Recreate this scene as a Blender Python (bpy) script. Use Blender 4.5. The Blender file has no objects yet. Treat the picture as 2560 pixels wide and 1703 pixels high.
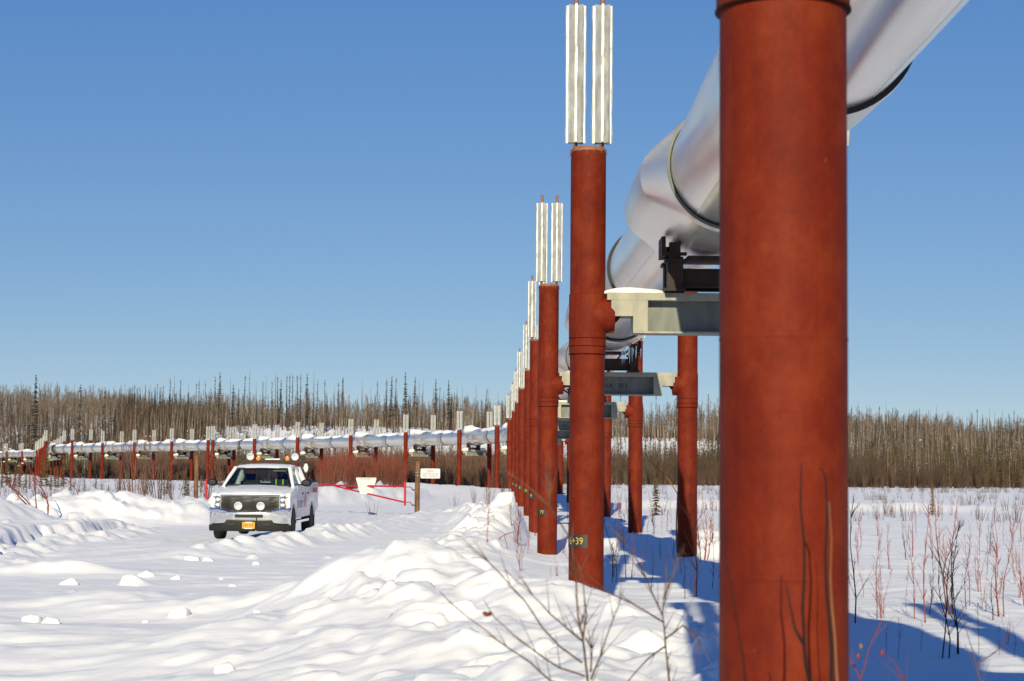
import bpy, bmesh, math, random
import numpy as np
from mathutils import Vector, Matrix, Euler

random.seed(7)
rng = np.random.default_rng(11)
SC = bpy.context.scene
COL = SC.collection
PI = math.pi
R_ = math.radians

# ------------------------------------------------------------------ camera
CAMH = 1.75
F = 4711.0                       # focal length in pixels of a 2560 wide frame
cam_d = bpy.data.cameras.new("camera")
cam = bpy.data.objects.new("camera", cam_d)
COL.objects.link(cam)
cam_d.sensor_width = 36.0
cam_d.lens = 36.0 * F / 2560.0
cam_d.clip_start = 0.1
cam_d.clip_end = 6000
CAMR = Euler((R_(90 + 4.05), 0, 0)).to_matrix() @ Matrix.Rotation(R_(0.5), 3, 'Z')
cam.matrix_world = Matrix.Translation((0, 0, CAMH)) @ CAMR.to_4x4()
cam_d.dof.use_dof = True
cam_d.dof.focus_distance = 46.0
cam_d.dof.aperture_fstop = 5.6
SC.camera = cam


def at(px, py, y):
    """point at forward distance y seen at photo pixel (px, py)"""
    d = CAMR @ Vector(((px - 1280) / F, -(py - 851.5) / F, -1))
    return Vector((d.x / d.y * y, y, CAMH + d.z / d.y * y))


# ------------------------------------------------------------------ materials
def new_mat(name):
    m = bpy.data.materials.new(name)
    m.use_nodes = True
    nt = m.node_tree
    b = nt.nodes["Principled BSDF"]
    return m, nt, b


def N(nt, t, **kw):
    n = nt.nodes.new(t)
    for k, v in kw.items():
        setattr(n, k, v)
    return n


def mapped_noise(nt, scale, stretch=(1, 1, 1), detail=4, rough=.6, gen='Object'):
    tc = N(nt, "ShaderNodeTexCoord")
    mp = N(nt, "ShaderNodeMapping")
    mp.inputs["Scale"].default_value = stretch
    no = N(nt, "ShaderNodeTexNoise")
    no.inputs["Scale"].default_value = scale
    no.inputs["Detail"].default_value = detail
    no.inputs["Roughness"].default_value = rough
    nt.links.new(tc.outputs[gen], mp.inputs["Vector"])
    nt.links.new(mp.outputs["Vector"], no.inputs["Vector"])
    return no


def ramp(nt, fac, stops):
    r = N(nt, "ShaderNodeValToRGB")
    cr = r.color_ramp
    while len(cr.elements) < len(stops):
        cr.elements.new(.5)
    for e, (p, c) in zip(cr.elements, stops):
        e.position = p
        e.color = (*c, 1)
    nt.links.new(fac, r.inputs["Fac"])
    return r


def mixc(nt, a, b, fac, mode='MIX'):
    m = N(nt, "ShaderNodeMix", data_type='RGBA', blend_type=mode)
    for sock, v in (("A", a), ("B", b)):
        s = [i for i in m.inputs if i.name == sock and i.type == 'RGBA'][0]
        if isinstance(v, tuple):
            s.default_value = (*v, 1)
        else:
            nt.links.new(v, s)
    f = m.inputs[0]
    if isinstance(fac, (int, float)):
        f.default_value = fac
    else:
        nt.links.new(fac, f)
    return [o for o in m.outputs if o.type == 'RGBA'][0]


def bump(nt, b, height, strength=.3, dist=.02):
    bp = N(nt, "ShaderNodeBump")
    bp.inputs["Strength"].default_value = strength
    bp.inputs["Distance"].default_value = dist
    nt.links.new(height, bp.inputs["Height"])
    nt.links.new(bp.outputs["Normal"], b.inputs["Normal"])


def noisy(name, c1, c2, scale=4, rough=.6, metal=0, stretch=(1, 1, 1), lo=.35, hi=.65, bmp=0, bd=.01, spec=None):
    m, nt, b = new_mat(name)
    no = mapped_noise(nt, scale, stretch)
    r = ramp(nt, no.outputs["Fac"], [(lo, c1), (hi, c2)])
    nt.links.new(r.outputs["Color"], b.inputs["Base Color"])
    b.inputs["Roughness"].default_value = rough
    b.inputs["Metallic"].default_value = metal
    if spec is not None:
        b.inputs["Specular IOR Level"].default_value = spec
    if bmp:
        bump(nt, b, no.outputs["Fac"], bmp, bd)
    return m


M = {}


def mat_snow():
    m, nt, b = new_mat("snow")
    b.inputs["Base Color"].default_value = (.82, .82, .825, 1)
    b.inputs["Roughness"].default_value = .65
    b.inputs["Specular IOR Level"].default_value = .25
    b.inputs["Subsurface Weight"].default_value = 0
    n1 = mapped_noise(nt, 1.1, (.6, 1.1, 1), 9, .62)
    n2 = mapped_noise(nt, 22, (1, 1, 1), 3, .6)
    a = N(nt, "ShaderNodeMath", operation='MULTIPLY_ADD')
    nt.links.new(n2.outputs["Fac"], a.inputs[0])
    a.inputs[1].default_value = .05
    nt.links.new(n1.outputs["Fac"], a.inputs[2])
    bump(nt, b, a.outputs[0], .30, .10)
    return m


def mat_post():
    m, nt, b = new_mat("red_oxide_steel")
    oi = N(nt, "ShaderNodeObjectInfo")
    tc = N(nt, "ShaderNodeTexCoord")
    add = N(nt, "ShaderNodeVectorMath", operation='ADD')
    cmb = N(nt, "ShaderNodeVectorMath", operation='SCALE')
    nt.links.new(oi.outputs["Location"], cmb.inputs[0])
    cmb.inputs["Scale"].default_value = .37
    nt.links.new(tc.outputs["Object"], add.inputs[0])
    nt.links.new(cmb.outputs[0], add.inputs[1])

    def nz(scale, st, det=5, rough=.65):
        mp = N(nt, "ShaderNodeMapping")
        mp.inputs["Scale"].default_value = st
        no = N(nt, "ShaderNodeTexNoise")
        no.inputs["Scale"].default_value = scale
        no.inputs["Detail"].default_value = det
        no.inputs["Roughness"].default_value = rough
        nt.links.new(add.outputs[0], mp.inputs["Vector"])
        nt.links.new(mp.outputs["Vector"], no.inputs["Vector"])
        return no
    big = nz(3.2, (1, 1, .8), 8, .72)
    streak = nz(14, (1, 1, .06), 4, .7)
    fine = nz(60, (1, 1, .7), 3, .7)
    c = ramp(nt, big.outputs["Fac"], [(.26, (.074, .0066, .0022)), (.48, (.122, .0122, .0033)), (.72, (.178, .0270, .0070))])
    s = ramp(nt, streak.outputs["Fac"], [(.35, (.62, .55, .5)), (.6, (1.1, 1.05, 1.0))])
    c2 = mixc(nt, c.outputs["Color"], s.outputs["Color"], .32, 'MULTIPLY')
    f = ramp(nt, fine.outputs["Fac"], [(.3, (.75, .75, .75)), (.7, (1.15, 1.15, 1.15))])
    c3 = mixc(nt, c2, f.outputs["Color"], .35, 'MULTIPLY')
    spots = nz(9, (1, 1, .5), 6, .75)
    sp = ramp(nt, spots.outputs["Fac"], [(.66, (0, 0, 0)), (.74, (1, 1, 1))])
    c4 = mixc(nt, c3, (.18, .055, .017), sp.outputs["Color"])
    nt.links.new(c4, b.inputs["Base Color"])
    b.inputs["Roughness"].default_value = .68
    b.inputs["Specular IOR Level"].default_value = .13
    bump(nt, b, fine.outputs["Fac"], .25, .004)
    return m


def mat_pipe(name, base, rough, along='Y'):
    m, nt, b = new_mat(name)
    st = (1.0, .10, 1.0)
    n1 = mapped_noise(nt, 1.6, (1, .25, 1), 4, .6)
    lo = tuple(x * .8 for x in base)
    c = ramp(nt, n1.outputs["Fac"], [(.3, lo), (.7, base)])
    n3 = mapped_noise(nt, 9, (1, .8, 1), 5, .75)
    st3 = ramp(nt, n3.outputs["Fac"], [(.70, (0, 0, 0)), (.78, (1, 1, 1))])
    cc = mixc(nt, c.outputs["Color"], (.25, .19, .12), st3.outputs["Color"])
    nt.links.new(cc, b.inputs["Base Color"])
    b.inputs["Metallic"].default_value = .78
    rr = N(nt, "ShaderNodeMapRange")
    rr.inputs["To Min"].default_value = rough * .75
    rr.inputs["To Max"].default_value = rough * 1.3
    nt.links.new(n1.outputs["Fac"], rr.inputs["Value"])
    nt.links.new(rr.outputs["Result"], b.inputs["Roughness"])
    a = N(nt, "ShaderNodeMath", operation='MULTIPLY_ADD')
    nt.links.new(n1.outputs["Fac"], a.inputs[0])
    a.inputs[1].default_value = .25
    nt.links.new(n1.outputs["Fac"], a.inputs[2])
    bump(nt, b, a.outputs[0], .035, .02)
    return m


def plain(name, c, rough=.5, metal=0, spec=.5, coat=0, bmp=0):
    m, nt, b = new_mat(name)
    no = mapped_noise(nt, 7, (1, 1, 1), 4)
    r = ramp(nt, no.outputs["Fac"], [(.3, tuple(x * .86 for x in c)), (.7, tuple(min(1, x * 1.06) for x in c))])
    nt.links.new(r.outputs["Color"], b.inputs["Base Color"])
    b.inputs["Roughness"].default_value = rough
    b.inputs["Metallic"].default_value = metal
    b.inputs["Specular IOR Level"].default_value = spec
    if coat:
        b.inputs["Coat Weight"].default_value = coat
        b.inputs["Coat Roughness"].default_value = .05
    if bmp:
        bump(nt, b, no.outputs["Fac"], bmp, .01)
    return m


def mat_glass(name, tint, gloss=.12):
    m = bpy.data.materials.new(name)
    m.use_nodes = True
    nt = m.node_tree
    nt.nodes.clear()
    out = N(nt, "ShaderNodeOutputMaterial")
    tr = N(nt, "ShaderNodeBsdfTransparent")
    tr.inputs["Color"].default_value = (*tint, 1)
    gl = N(nt, "ShaderNodeBsdfGlossy")
    gl.inputs["Roughness"].default_value = .02
    fr = N(nt, "ShaderNodeFresnel")
    fr.inputs["IOR"].default_value = 1.45
    mx = N(nt, "ShaderNodeMixShader")
    nt.links.new(fr.outputs[0], mx.inputs[0])
    nt.links.new(tr.outputs[0], mx.inputs[1])
    nt.links.new(gl.outputs[0], mx.inputs[2])
    nt.links.new(mx.outputs[0], out.inputs["Surface"])
    return m


M['snow'] = mat_snow()
M['post'] = mat_post()
M['seam'] = plain('dark_weld_rust', (.030, .0045, .0022), .75, 0, .1)
M['pipe'] = mat_pipe("galvanised_jacket", (.85, .82, .755), .24)
M['sleeve'] = mat_pipe("galvanised_sleeve", (.85, .81, .74), .32)
M['band'] = plain("band_metal", (.66, .65, .62), .32, .85)
M['black'] = plain("gap_shade_black", (.012, .012, .013), .7)  # colour stands in for the shade inside the jacket gaps
M['shoe'] = noisy("dark_shoe_steel", (.012, .0065, .005), (.034, .014, .010), 8, .65, spec=.3)
M['beam'] = noisy("weathered_beam_paint", (.20, .20, .165), (.34, .315, .235), 5, .7, stretch=(1, 1, .35), bmp=.15, bd=.004)
M['web'] = noisy("grey_green_beam_paint", (.105, .115, .105), (.165, .17, .15), 6, .65, stretch=(1, 1, .3))
M['fin'] = noisy("aluminium_fin", (.36, .37, .375), (.53, .545, .55), 9, .45, metal=.3, stretch=(1, 1, .5), bmp=.35, bd=.012)
M['rustpipe'] = noisy("rusty_tube", (.16, .065, .04), (.26, .11, .06), 12, .7)
M['plate_black'] = plain("black_plate", (.015, .016, .016), .55)
M['yellow'] = plain("yellow_lettering", (.45, .33, .06), .6)
M['stencil'] = plain("black_stencil", (.008, .009, .010), .8)
M['rusty'] = noisy("rusty_gate_post", (.055, .024, .012), (.20, .10, .035), 7, .7, stretch=(1, 1, .25), bmp=.2)
M['rustorange'] = noisy("orange_rust", (.15, .05, .018), (.22, .08, .03), 9, .75)
M['gatered'] = plain("red_gate_paint", (.42, .006, .016), .4)
M['white'] = plain("sign_white", (.50, .51, .52), .5)
M['signgrey'] = plain("sign_lettering", (.07, .05, .05), .7)
M['signbrown'] = plain("sign_brown", (.09, .045, .04), .7)
M['faint'] = plain("faded_lettering", (.36, .36, .35), .7)
M['green'] = plain("faded_green_mark", (.30, .55, .33), .6)
M['paint'] = plain("white_truck_paint", (.78, .79, .80), .35, 0, .4, .3)
def add_grime(m):
    """road salt and dirt thrown up over the lower panels"""
    nt = m.node_tree
    b = nt.nodes["Principled BSDF"]
    src = b.inputs["Base Color"].links[0].from_socket
    tc = N(nt, "ShaderNodeTexCoord")
    sp = N(nt, "ShaderNodeSeparateXYZ")
    nt.links.new(tc.outputs["Object"], sp.inputs[0])
    mr = N(nt, "ShaderNodeMapRange")
    mr.inputs["From Min"].default_value = 1.05
    mr.inputs["From Max"].default_value = .50
    nt.links.new(sp.outputs["Z"], mr.inputs["Value"])
    no = mapped_noise(nt, 6, (1, 1, .5), 6, .7)
    r = ramp(nt, no.outputs["Fac"], [(.35, (.15, .15, .15)), (.65, (.9, .9, .9))])
    mu = N(nt, "ShaderNodeMath", operation='MULTIPLY')
    nt.links.new(mr.outputs["Result"], mu.inputs[0])
    nt.links.new(r.outputs["Color"], mu.inputs[1])
    c = mixc(nt, src, (.36, .33, .30), mu.outputs[0])
    nt.links.new(c, b.inputs["Base Color"])


add_grime(M['paint'])
M['chrome'] = plain("chrome", (.78, .79, .80), .07, 1)
M['vinyl'] = noisy("black_vinyl", (.004, .004, .004), (.008, .0075, .007), 3, .44, stretch=(1, 1, 3), bmp=.4, bd=.03, spec=.4)
M['plastic'] = plain("dark_plastic", (.013, .0132, .0135), .6, 0, .3)
M['gap'] = plain("dark_gap", (.006, .006, .007), .7)
M['tyre'] = noisy("tyre_rubber", (.012, .012, .012), (.03, .03, .03), 20, .8)
M['rim'] = plain("steel_rim", (.35, .35, .36), .35, .8)
M['glass'] = mat_glass("window_glass", (.62, .70, .66))
M['lamp'] = plain("lamp_lens", (.68, .70, .72), .16, .9)
M['headlamp'] = plain("headlamp_lens", (.34, .35, .37), .2, .6)
M['amber'] = plain("amber_lens", (.70, .20, .008), .25)
M['amber2'] = plain("amber_reflector", (.75, .25, .08), .2)
M['interior'] = plain("dark_interior", (.02, .02, .022), .8)
M['liner'] = plain("cabin_liner", (.20, .23, .20), .8)
M['lic'] = plain("licence_plate_yellow", (.50, .26, .006), .5)
M['licdark'] = plain("licence_plate_digits", (.28, .09, .006), .5)
M['purple'] = plain("purple_decal", (.14, .10, .22), .5)
M['reddecal'] = plain("red_decal", (.55, .03, .04), .5)
M['skin'] = plain("skin", (.42, .25, .19), .55)
M['coat'] = plain("dark_coat", (.02, .022, .028), .8)
M['hivis'] = plain("lime_stripe", (.35, .75, .05), .6)
M['twig_red'] = plain("red_willow_bark", (.20, .042, .024), .6)
M['twig_orange'] = plain("orange_willow_bark", (.27, .085, .033), .6)
M['twig_dark'] = plain("dark_twig_bark", (.020, .0115, .010), .6)
M['twig_brown'] = plain("brown_twig_bark", (.12, .072, .052), .65)
M['twig_near'] = noisy("mottled_twig_bark", (.030, .018, .017), (.125, .078, .050), 9, .6)
M['birch'] = noisy("pale_birch_bark", (.19, .165, .14), (.37, .33, .285), 2.0, .75)
M['birch_twig'] = plain("birch_twig", (.105, .070, .050), .8)
M['birch_grey'] = plain("grey_twig", (.10, .075, .058), .8)
M['spruce'] = noisy("dark_spruce_needles", (.016, .015, .011), (.036, .030, .019), 1.5, .8)
M['spruce_olive'] = noisy("olive_spruce_needles", (.052, .040, .016), (.112, .084, .033), 1.5, .8)
M['spruce_bark'] = plain("grey_spruce_bark", (.10, .085, .075), .8)
M['scrub'] = noisy("brown_scrub_twig", (.046, .032, .024), (.105, .071, .049), .5, .8)
M['thicket'] = noisy("red_thicket_twig", (.095, .054, .040), (.165, .088, .064), .7, .7)
M['leaf'] = plain("dead_leaf", (.17, .035, .018), .6)
M['hip'] = plain("rose_hip", (.22, .02, .014), .4)
M['dry'] = plain("dry_straw", (.20, .13, .07), .7)


for k_ in ('twig_red', 'twig_orange', 'twig_dark', 'twig_brown', 'twig_near', 'birch', 'birch_twig', 'birch_grey', 'spruce', 'spruce_olive', 'spruce_bark', 'scrub', 'thicket', 'dry'):
    M[k_].node_tree.nodes["Principled BSDF"].inputs["Specular IOR Level"].default_value = .10

# ------------------------------------------------------------------ mesh builder
class MB:
    def __init__(s):
        s.v, s.f, s.m, s.mi = [], [], [], 0
        s.mats = []

    def use(s, mat):
        if mat not in s.mats:
            s.mats.append(mat)
        s.mi = s.mats.index(mat)
        return s

    def add(s, verts, faces):
        o = len(s.v)
        s.v += [tuple(p) for p in verts]
        s.f += [tuple(i + o for i in f) for f in faces]
        s.m += [s.mi] * len(faces)
        return s

    def box(s, x0, x1, y0, y1, z0, z1, mat=None):
        v = [(x, y, z) for z in (z0, z1) for y in (y0, y1) for x in (x0, x1)]
        if mat is not None:
            v = [mat @ Vector(p) for p in v]
        return s.add(v, [(0, 2, 3, 1), (4, 5, 7, 6), (0, 1, 5, 4), (2, 6, 7, 3), (0, 4, 6, 2), (1, 3, 7, 5)])

    def prism(s, poly, axis, a, b):
        """poly in the plane across axis ('x': (y,z), 'y': (x,z), 'z': (x,y)) swept a..b"""
        def mk(p, t):
            return {'x': (t, p[0], p[1]), 'y': (p[0], t, p[1]), 'z': (p[0], p[1], t)}[axis]
        n = len(poly)
        v = [mk(p, a) for p in poly] + [mk(p, b) for p in poly]
        f = [tuple(range(n))[::-1], tuple(range(n, 2 * n))]
        f += [(i, (i + 1) % n, n + (i + 1) % n, n + i) for i in range(n)]
        return s.add(v, f)

    def path(s, pts, rad, n=8, cap=True):
        pts = [Vector(p) for p in pts]
        if isinstance(rad, (int, float)):
            rad = [rad] * len(pts)
        rings = []
        up = None
        for i, p in enumerate(pts):
            t = (pts[min(i + 1, len(pts) - 1)] - pts[max(i - 1, 0)]).normalized()
            if up is None:
                up = Vector((0, 0, 1)) if abs(t.z) < .9 else Vector((1, 0, 0))
            a = t.cross(up).normalized()
            bb = a.cross(t).normalized()
            up = bb
            rings.append([p + (a * math.cos(2 * PI * k / n) + bb * math.sin(2 * PI * k / n)) * rad[i] for k in range(n)])
        v = [q for r in rings for q in r]
        f = []
        for i in range(len(pts) - 1):
            for k in range(n):
                f.append((i * n + k, i * n + (k + 1) % n, (i + 1) * n + (k + 1) % n, (i + 1) * n + k))
        if cap:
            f.append(tuple(range(n))[::-1])
            f.append(tuple((len(pts) - 1) * n + k for k in range(n)))
        return s.add(v, f)

    def lathe(s, prof, n=32, org=(0, 0, 0), axis='z', a0=0, a1=2 * PI):
        """prof: list of (r, h)"""
        full = abs(a1 - a0 - 2 * PI) < 1e-6
        cols = n if full else n + 1
        v = []
        for (r, h) in prof:
            for k in range(cols):
                a = a0 + (a1 - a0) * k / n
                c, d = r * math.cos(a), r * math.sin(a)
                p = {'z': (c, d, h), 'x': (h, c, d), 'y': (c, h, d)}[axis]
                v.append((p[0] + org[0], p[1] + org[1], p[2] + org[2]))
        f = []
        for i in range(len(prof) - 1):
            for k in range(n):
                q = (k + 1) % cols
                f.append((i * cols + k, i * cols + q, (i + 1) * cols + q, (i + 1) * cols + k))
        if full:
            if prof[0][0] > 1e-6:
                f.append(tuple(range(cols))[::-1])
            if prof[-1][0] > 1e-6:
                f.append(tuple((len(prof) - 1) * cols + k for k in range(cols)))
        return s.add(v, f)

    def mesh(s, name, mat=None, smooth=False, bevel=0, auto=35):
        me = bpy.data.meshes.new(name)
        me.from_pydata(s.v, [], s.f)
        mats = s.mats or ([mat] if mat else [])
        for m in mats:
            me.materials.append(m)
        if s.mats:
            me.polygons.foreach_set("material_index", s.m)
        bm = bmesh.new()
        bm.from_mesh(me)
        bmesh.ops.remove_doubles(bm, verts=bm.verts, dist=1e-5)
        bmesh.ops.recalc_face_normals(bm, faces=bm.faces)
        if bevel:
            es = [e for e in bm.edges if len(e.link_faces) == 2 and e.calc_face_angle(0) > .5]
            bmesh.ops.bevel(bm, geom=es, offset=bevel, segments=2, affect='EDGES', profile=.5)
        if smooth:
            for fc in bm.faces:
                fc.smooth = True
            for e in bm.edges:
                if len(e.link_faces) == 2 and e.calc_face_angle(0) > R_(auto):
                    e.smooth = False
        bm.to_mesh(me)
        bm.free()
        return me

    def build(s, name, mat=None, parent=None, smooth=False, bevel=0, loc=None, auto=35):
        return link(name, s.mesh(name, mat, smooth, bevel, auto), parent, loc)


def link(name, me, parent=None, loc=None, rz=0):
    o = bpy.data.objects.new(name, me)
    COL.objects.link(o)
    if parent is not None:
        o.parent = parent
    if loc is not None:
        o.location = loc
    if rz:
        o.rotation_euler = (0, 0, rz)
    return o


def tag(o, label=None, cat=None, group=None, kind=None):
    if label:
        if not 4 <= len(label.split()) <= 16:
            print("LABEL", len(label.split()), label)
        o["label"] = label
    if cat:
        o["category"] = cat
    if group:
        o["group"] = group
    if kind:
        o["kind"] = kind
    return o


def empty(name, loc, rz=0):
    o = bpy.data.objects.new(name, None)
    COL.objects.link(o)
    o.empty_display_size = .3
    o.location = loc
    o.rotation_euler = (0, 0, rz)
    return o


def text_mesh(txt, size, align='CENTER', extr=.002, space=1.0):
    cu = bpy.data.curves.new("lettering", 'FONT')
    cu.body = txt
    cu.size = size
    cu.align_x = align
    cu.align_y = 'CENTER'
    cu.extrude = extr
    cu.space_character = space
    o = bpy.data.objects.new("lettering", cu)
    COL.objects.link(o)
    bpy.context.view_layer.update()
    me = bpy.data.meshes.new_from_object(o.evaluated_get(bpy.context.evaluated_depsgraph_get()))
    bpy.data.objects.remove(o)
    bpy.data.curves.remove(cu)
    return me


# ------------------------------------------------------------------ numpy noise
def _hash(ix, iy, seed):
    h = (ix.astype(np.int64) * 374761393 + iy.astype(np.int64) * 668265263 + seed * 974634777) & 0xffffffff
    h = ((h ^ (h >> 13)) * 1274126177) & 0xffffffff
    h = h ^ (h >> 16)
    return (h & 0xffff) / 65535.0


def vn(x, y, seed=0):
    ix, iy = np.floor(x), np.floor(y)
    fx, fy = x - ix, y - iy
    u, v = fx * fx * fx * (fx * (fx * 6 - 15) + 10), fy * fy * fy * (fy * (fy * 6 - 15) + 10)
    a, b = _hash(ix, iy, seed), _hash(ix + 1, iy, seed)
    c, d = _hash(ix, iy + 1, seed), _hash(ix + 1, iy + 1, seed)
    return (a * (1 - u) + b * u) * (1 - v) + (c * (1 - u) + d * u) * v - .5


def fbm(x, y, seed=0, o=4, g=.5):
    r, a, t = 0, 1.0, 0
    for i in range(o):
        c, s = math.cos(.7 * i), math.sin(.7 * i)
        r = r + a * vn((x * c - y * s) * 2 ** i, (x * s + y * c) * 2 ** i, seed + i * 17)
        t += a
        a *= g
    return r / t * 2


def sstep(a, b, x):
    t = np.clip((x - a) / (b - a), 0, 1)
    return t * t * (3 - 2 * t)


def ridge(x, y, poly):
    """poly rows (x, y, height, half width on the left of travel, on the right)"""
    out = np.zeros_like(x)
    for (x0, y0, h0, l0, r0), (x1, y1, h1, l1, r1) in zip(poly[:-1], poly[1:]):
        dx, dy = x1 - x0, y1 - y0
        L2 = dx * dx + dy * dy
        t = np.clip(((x - x0) * dx + (y - y0) * dy) / L2, 0, 1)
        ex, ey = x - (x0 + t * dx), y - (y0 + t * dy)
        d = np.sqrt(ex * ex + ey * ey)
        side = dx * ey - dy * ex
        w = np.where(side > 0, l0 + (l1 - l0) * t, r0 + (r1 - r0) * t)
        u = np.clip(d / w, 0, 1)
        out = np.maximum(out, (h0 + (h1 - h0) * t) * (1 - u * u * (3 - 2 * u)))
    return out


def clods(x, y, cell, seed, prob, lo=.22, hi=.52, flat=.75):
    """blocky broken lumps: one possible lump per cell"""
    gx, gy = x / cell, y / cell
    ix, iy = np.floor(gx), np.floor(gy)
    out = np.zeros_like(x)
    for ox in (-1, 0, 1):
        for oy in (-1, 0, 1):
            cx, cy = ix + ox, iy + oy
            h0, h1 = _hash(cx, cy, seed), _hash(cx, cy, seed + 1)
            h2, h3 = _hash(cx, cy, seed + 2), _hash(cx, cy, seed + 3)
            r = lo + (hi - lo) * h3 * h3
            dx, dy = gx - (cx + .15 + .7 * h1), gy - (cy + .15 + .7 * h2)
            an = h3 * 40
            c, s = np.cos(an), np.sin(an)
            ax, ay = np.abs(dx * c - dy * s) / r, np.abs(dx * s + dy * c) / (r * (.6 + .5 * h1))
            d = (ax ** 3 + ay ** 3) ** (1 / 3)
            tilt = 1 + .85 * (dx * np.cos(h2 * 20) + dy * np.sin(h2 * 20)) / r
            hgt = np.where((d < 1) & (h0 < prob), r * cell * flat * np.sqrt(np.clip(1 - d * d, 0, 1)) ** .5 * tilt, 0)
            out = np.maximum(out, hgt)
    return out


def along(x, y, poly):
    """signed offset and distance along a polyline"""
    best = np.full_like(x, 1e9)
    off = np.zeros_like(x)
    ss = np.zeros_like(x)
    acc = 0
    for (x0, y0), (x1, y1) in zip(poly[:-1], poly[1:]):
        dx, dy = x1 - x0, y1 - y0
        L = math.hypot(dx, dy)
        t = np.clip(((x - x0) * dx + (y - y0) * dy) / (L * L), 0, 1)
        ex, ey = x - (x0 + t * dx), y - (y0 + t * dy)
        d = np.sqrt(ex * ex + ey * ey)
        k = d < best
        best = np.where(k, d, best)
        off = np.where(k, np.sign(dx * ey - dy * ex) * d, off)
        ss = np.where(k, acc + t * L, ss)
        acc += L
    return off, ss


ROAD = [(-40, 20), (-24, 27), (-15, 32.5), (-9.5, 38.5), (-6.9, 45), (-6.3, 56), (-6.8, 74), (-6.6, 84), (-5.0, 98), (-2.6, 118), (-2.2, 140), (-5, 165)]
BANK_NEAR = [(-2.9, 25.0, .10, 1.5, 1.2), (-1.9, 22.4, .36, 2.0, 1.6), (-1.0, 20.4, .80, 1.4, 2.4), (-.1, 18.3, .70, 1.5, 3.8), (.58, 17.0, .68, 1.3, 5.0),
             (1.05, 15.4, .64, .9, 5.0), (1.3, 14.0, .58, .5, 4.6), (1.42, 12.4, .54, .35, 4.2), (1.30, 9.5, .52, .4, 4.5), (.9, 7.6, .35, .5, 4)]
BANK_MID = [(-.9, 36, .18, 1.5, 1.0), (-.5, 43, .40, 2.0, .9), (.12, 51.5, .80, 1.9, .5), (-.3, 56, .62, 2.0, .7), (-.8, 64, .50, 2.0, .9), (-1.2, 74, .30, 1.8, 1.4), (-1.6, 92, .2, 2, 2)]
WINDROW = [(-6.9, 37.0, .07, 1.2, 1.2), (-5.9, 39.5, .22, 1.2, 1.3), (-5.15, 42.6, .34, 1.0, 1.0), (-4.85, 45.0, .18, 1.0, 1.0), (-4.75, 47.2, .42, .9, 1.0), (-4.1, 52.5, .24, 1, 1.2),
           (-3.6, 60, .18, 1.4, 1.4), (-3.3, 70, .18, 1.4, 1.8), (-2.6, 82, .12, 1.6, 2)]
BANK_LEFT = [(-17.5, 55.0, .50, 3, 3), (-15.0, 58.5, .78, 4, 3.6), (-13.2, 60.5, .92, 4, 4.0), (-11.4, 61, .80, 3.4, 3.4), (-10.5, 62.5, .70, 3, 2.2), (-10.2, 66, .5, 3, 1.6), (-10.6, 75, .35, 2, 1.5)]
BANK_FARL = [(-16.8, 47.5, .55, 2, 2), (-14.6, 49.5, .90, 1.8, 2), (-13.6, 51.5, .50, 1.6, 1.5)]
BANK_GATE = [(-12.2, 86, .3, 2, 1.5), (-11.4, 93, .75, 3, 1.6), (-9.6, 101, .85, 3, 1.6), (-7.0, 114, .7, 4, 1.8), (-6.2, 126, .5, 4, 2)]
PAD = [(-22, 172, .2, 10, 9), (-13, 164, .75, 10, 9), (-6, 152, .80, 10, 9), (-1, 138, .62, 10, 8), (1.5, 122, .2, 6, 6)]
PATCHES = [(-7.4, 31.2, 1.5, .5, .20), (-4.5, 22.6, 2.0, 1.1, .22), (-3.3, 21.4, 1.4, .7, .18), (-5.6, 19.2, 2.2, .8, .10), (-1.7, 33, 1.8, .7, .10), (-3.2, 29.5, 1.4, .5, .08),
           (-2.0, 17.4, 1.2, .6, .12), (3.4, 48, 3.5, .9, .25), (5.3, 43.4, 1.2, .6, .55), (4.9, 49.0, 1.1, .7, .45), (9, 98, 7, 2.4, .5), (20, 97, 7, 2.4, .45), (-5.0, 17, 3.0, .8, .14)]
CREST_X = np.array([-170., -136, -83, -30, -10, 40, 90, 136, 180])
CREST_H = np.array([15.2, 15.2, 14.0, 14.2, 13.0, 11.8, 10.2, 9.0, 9.0])


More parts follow.
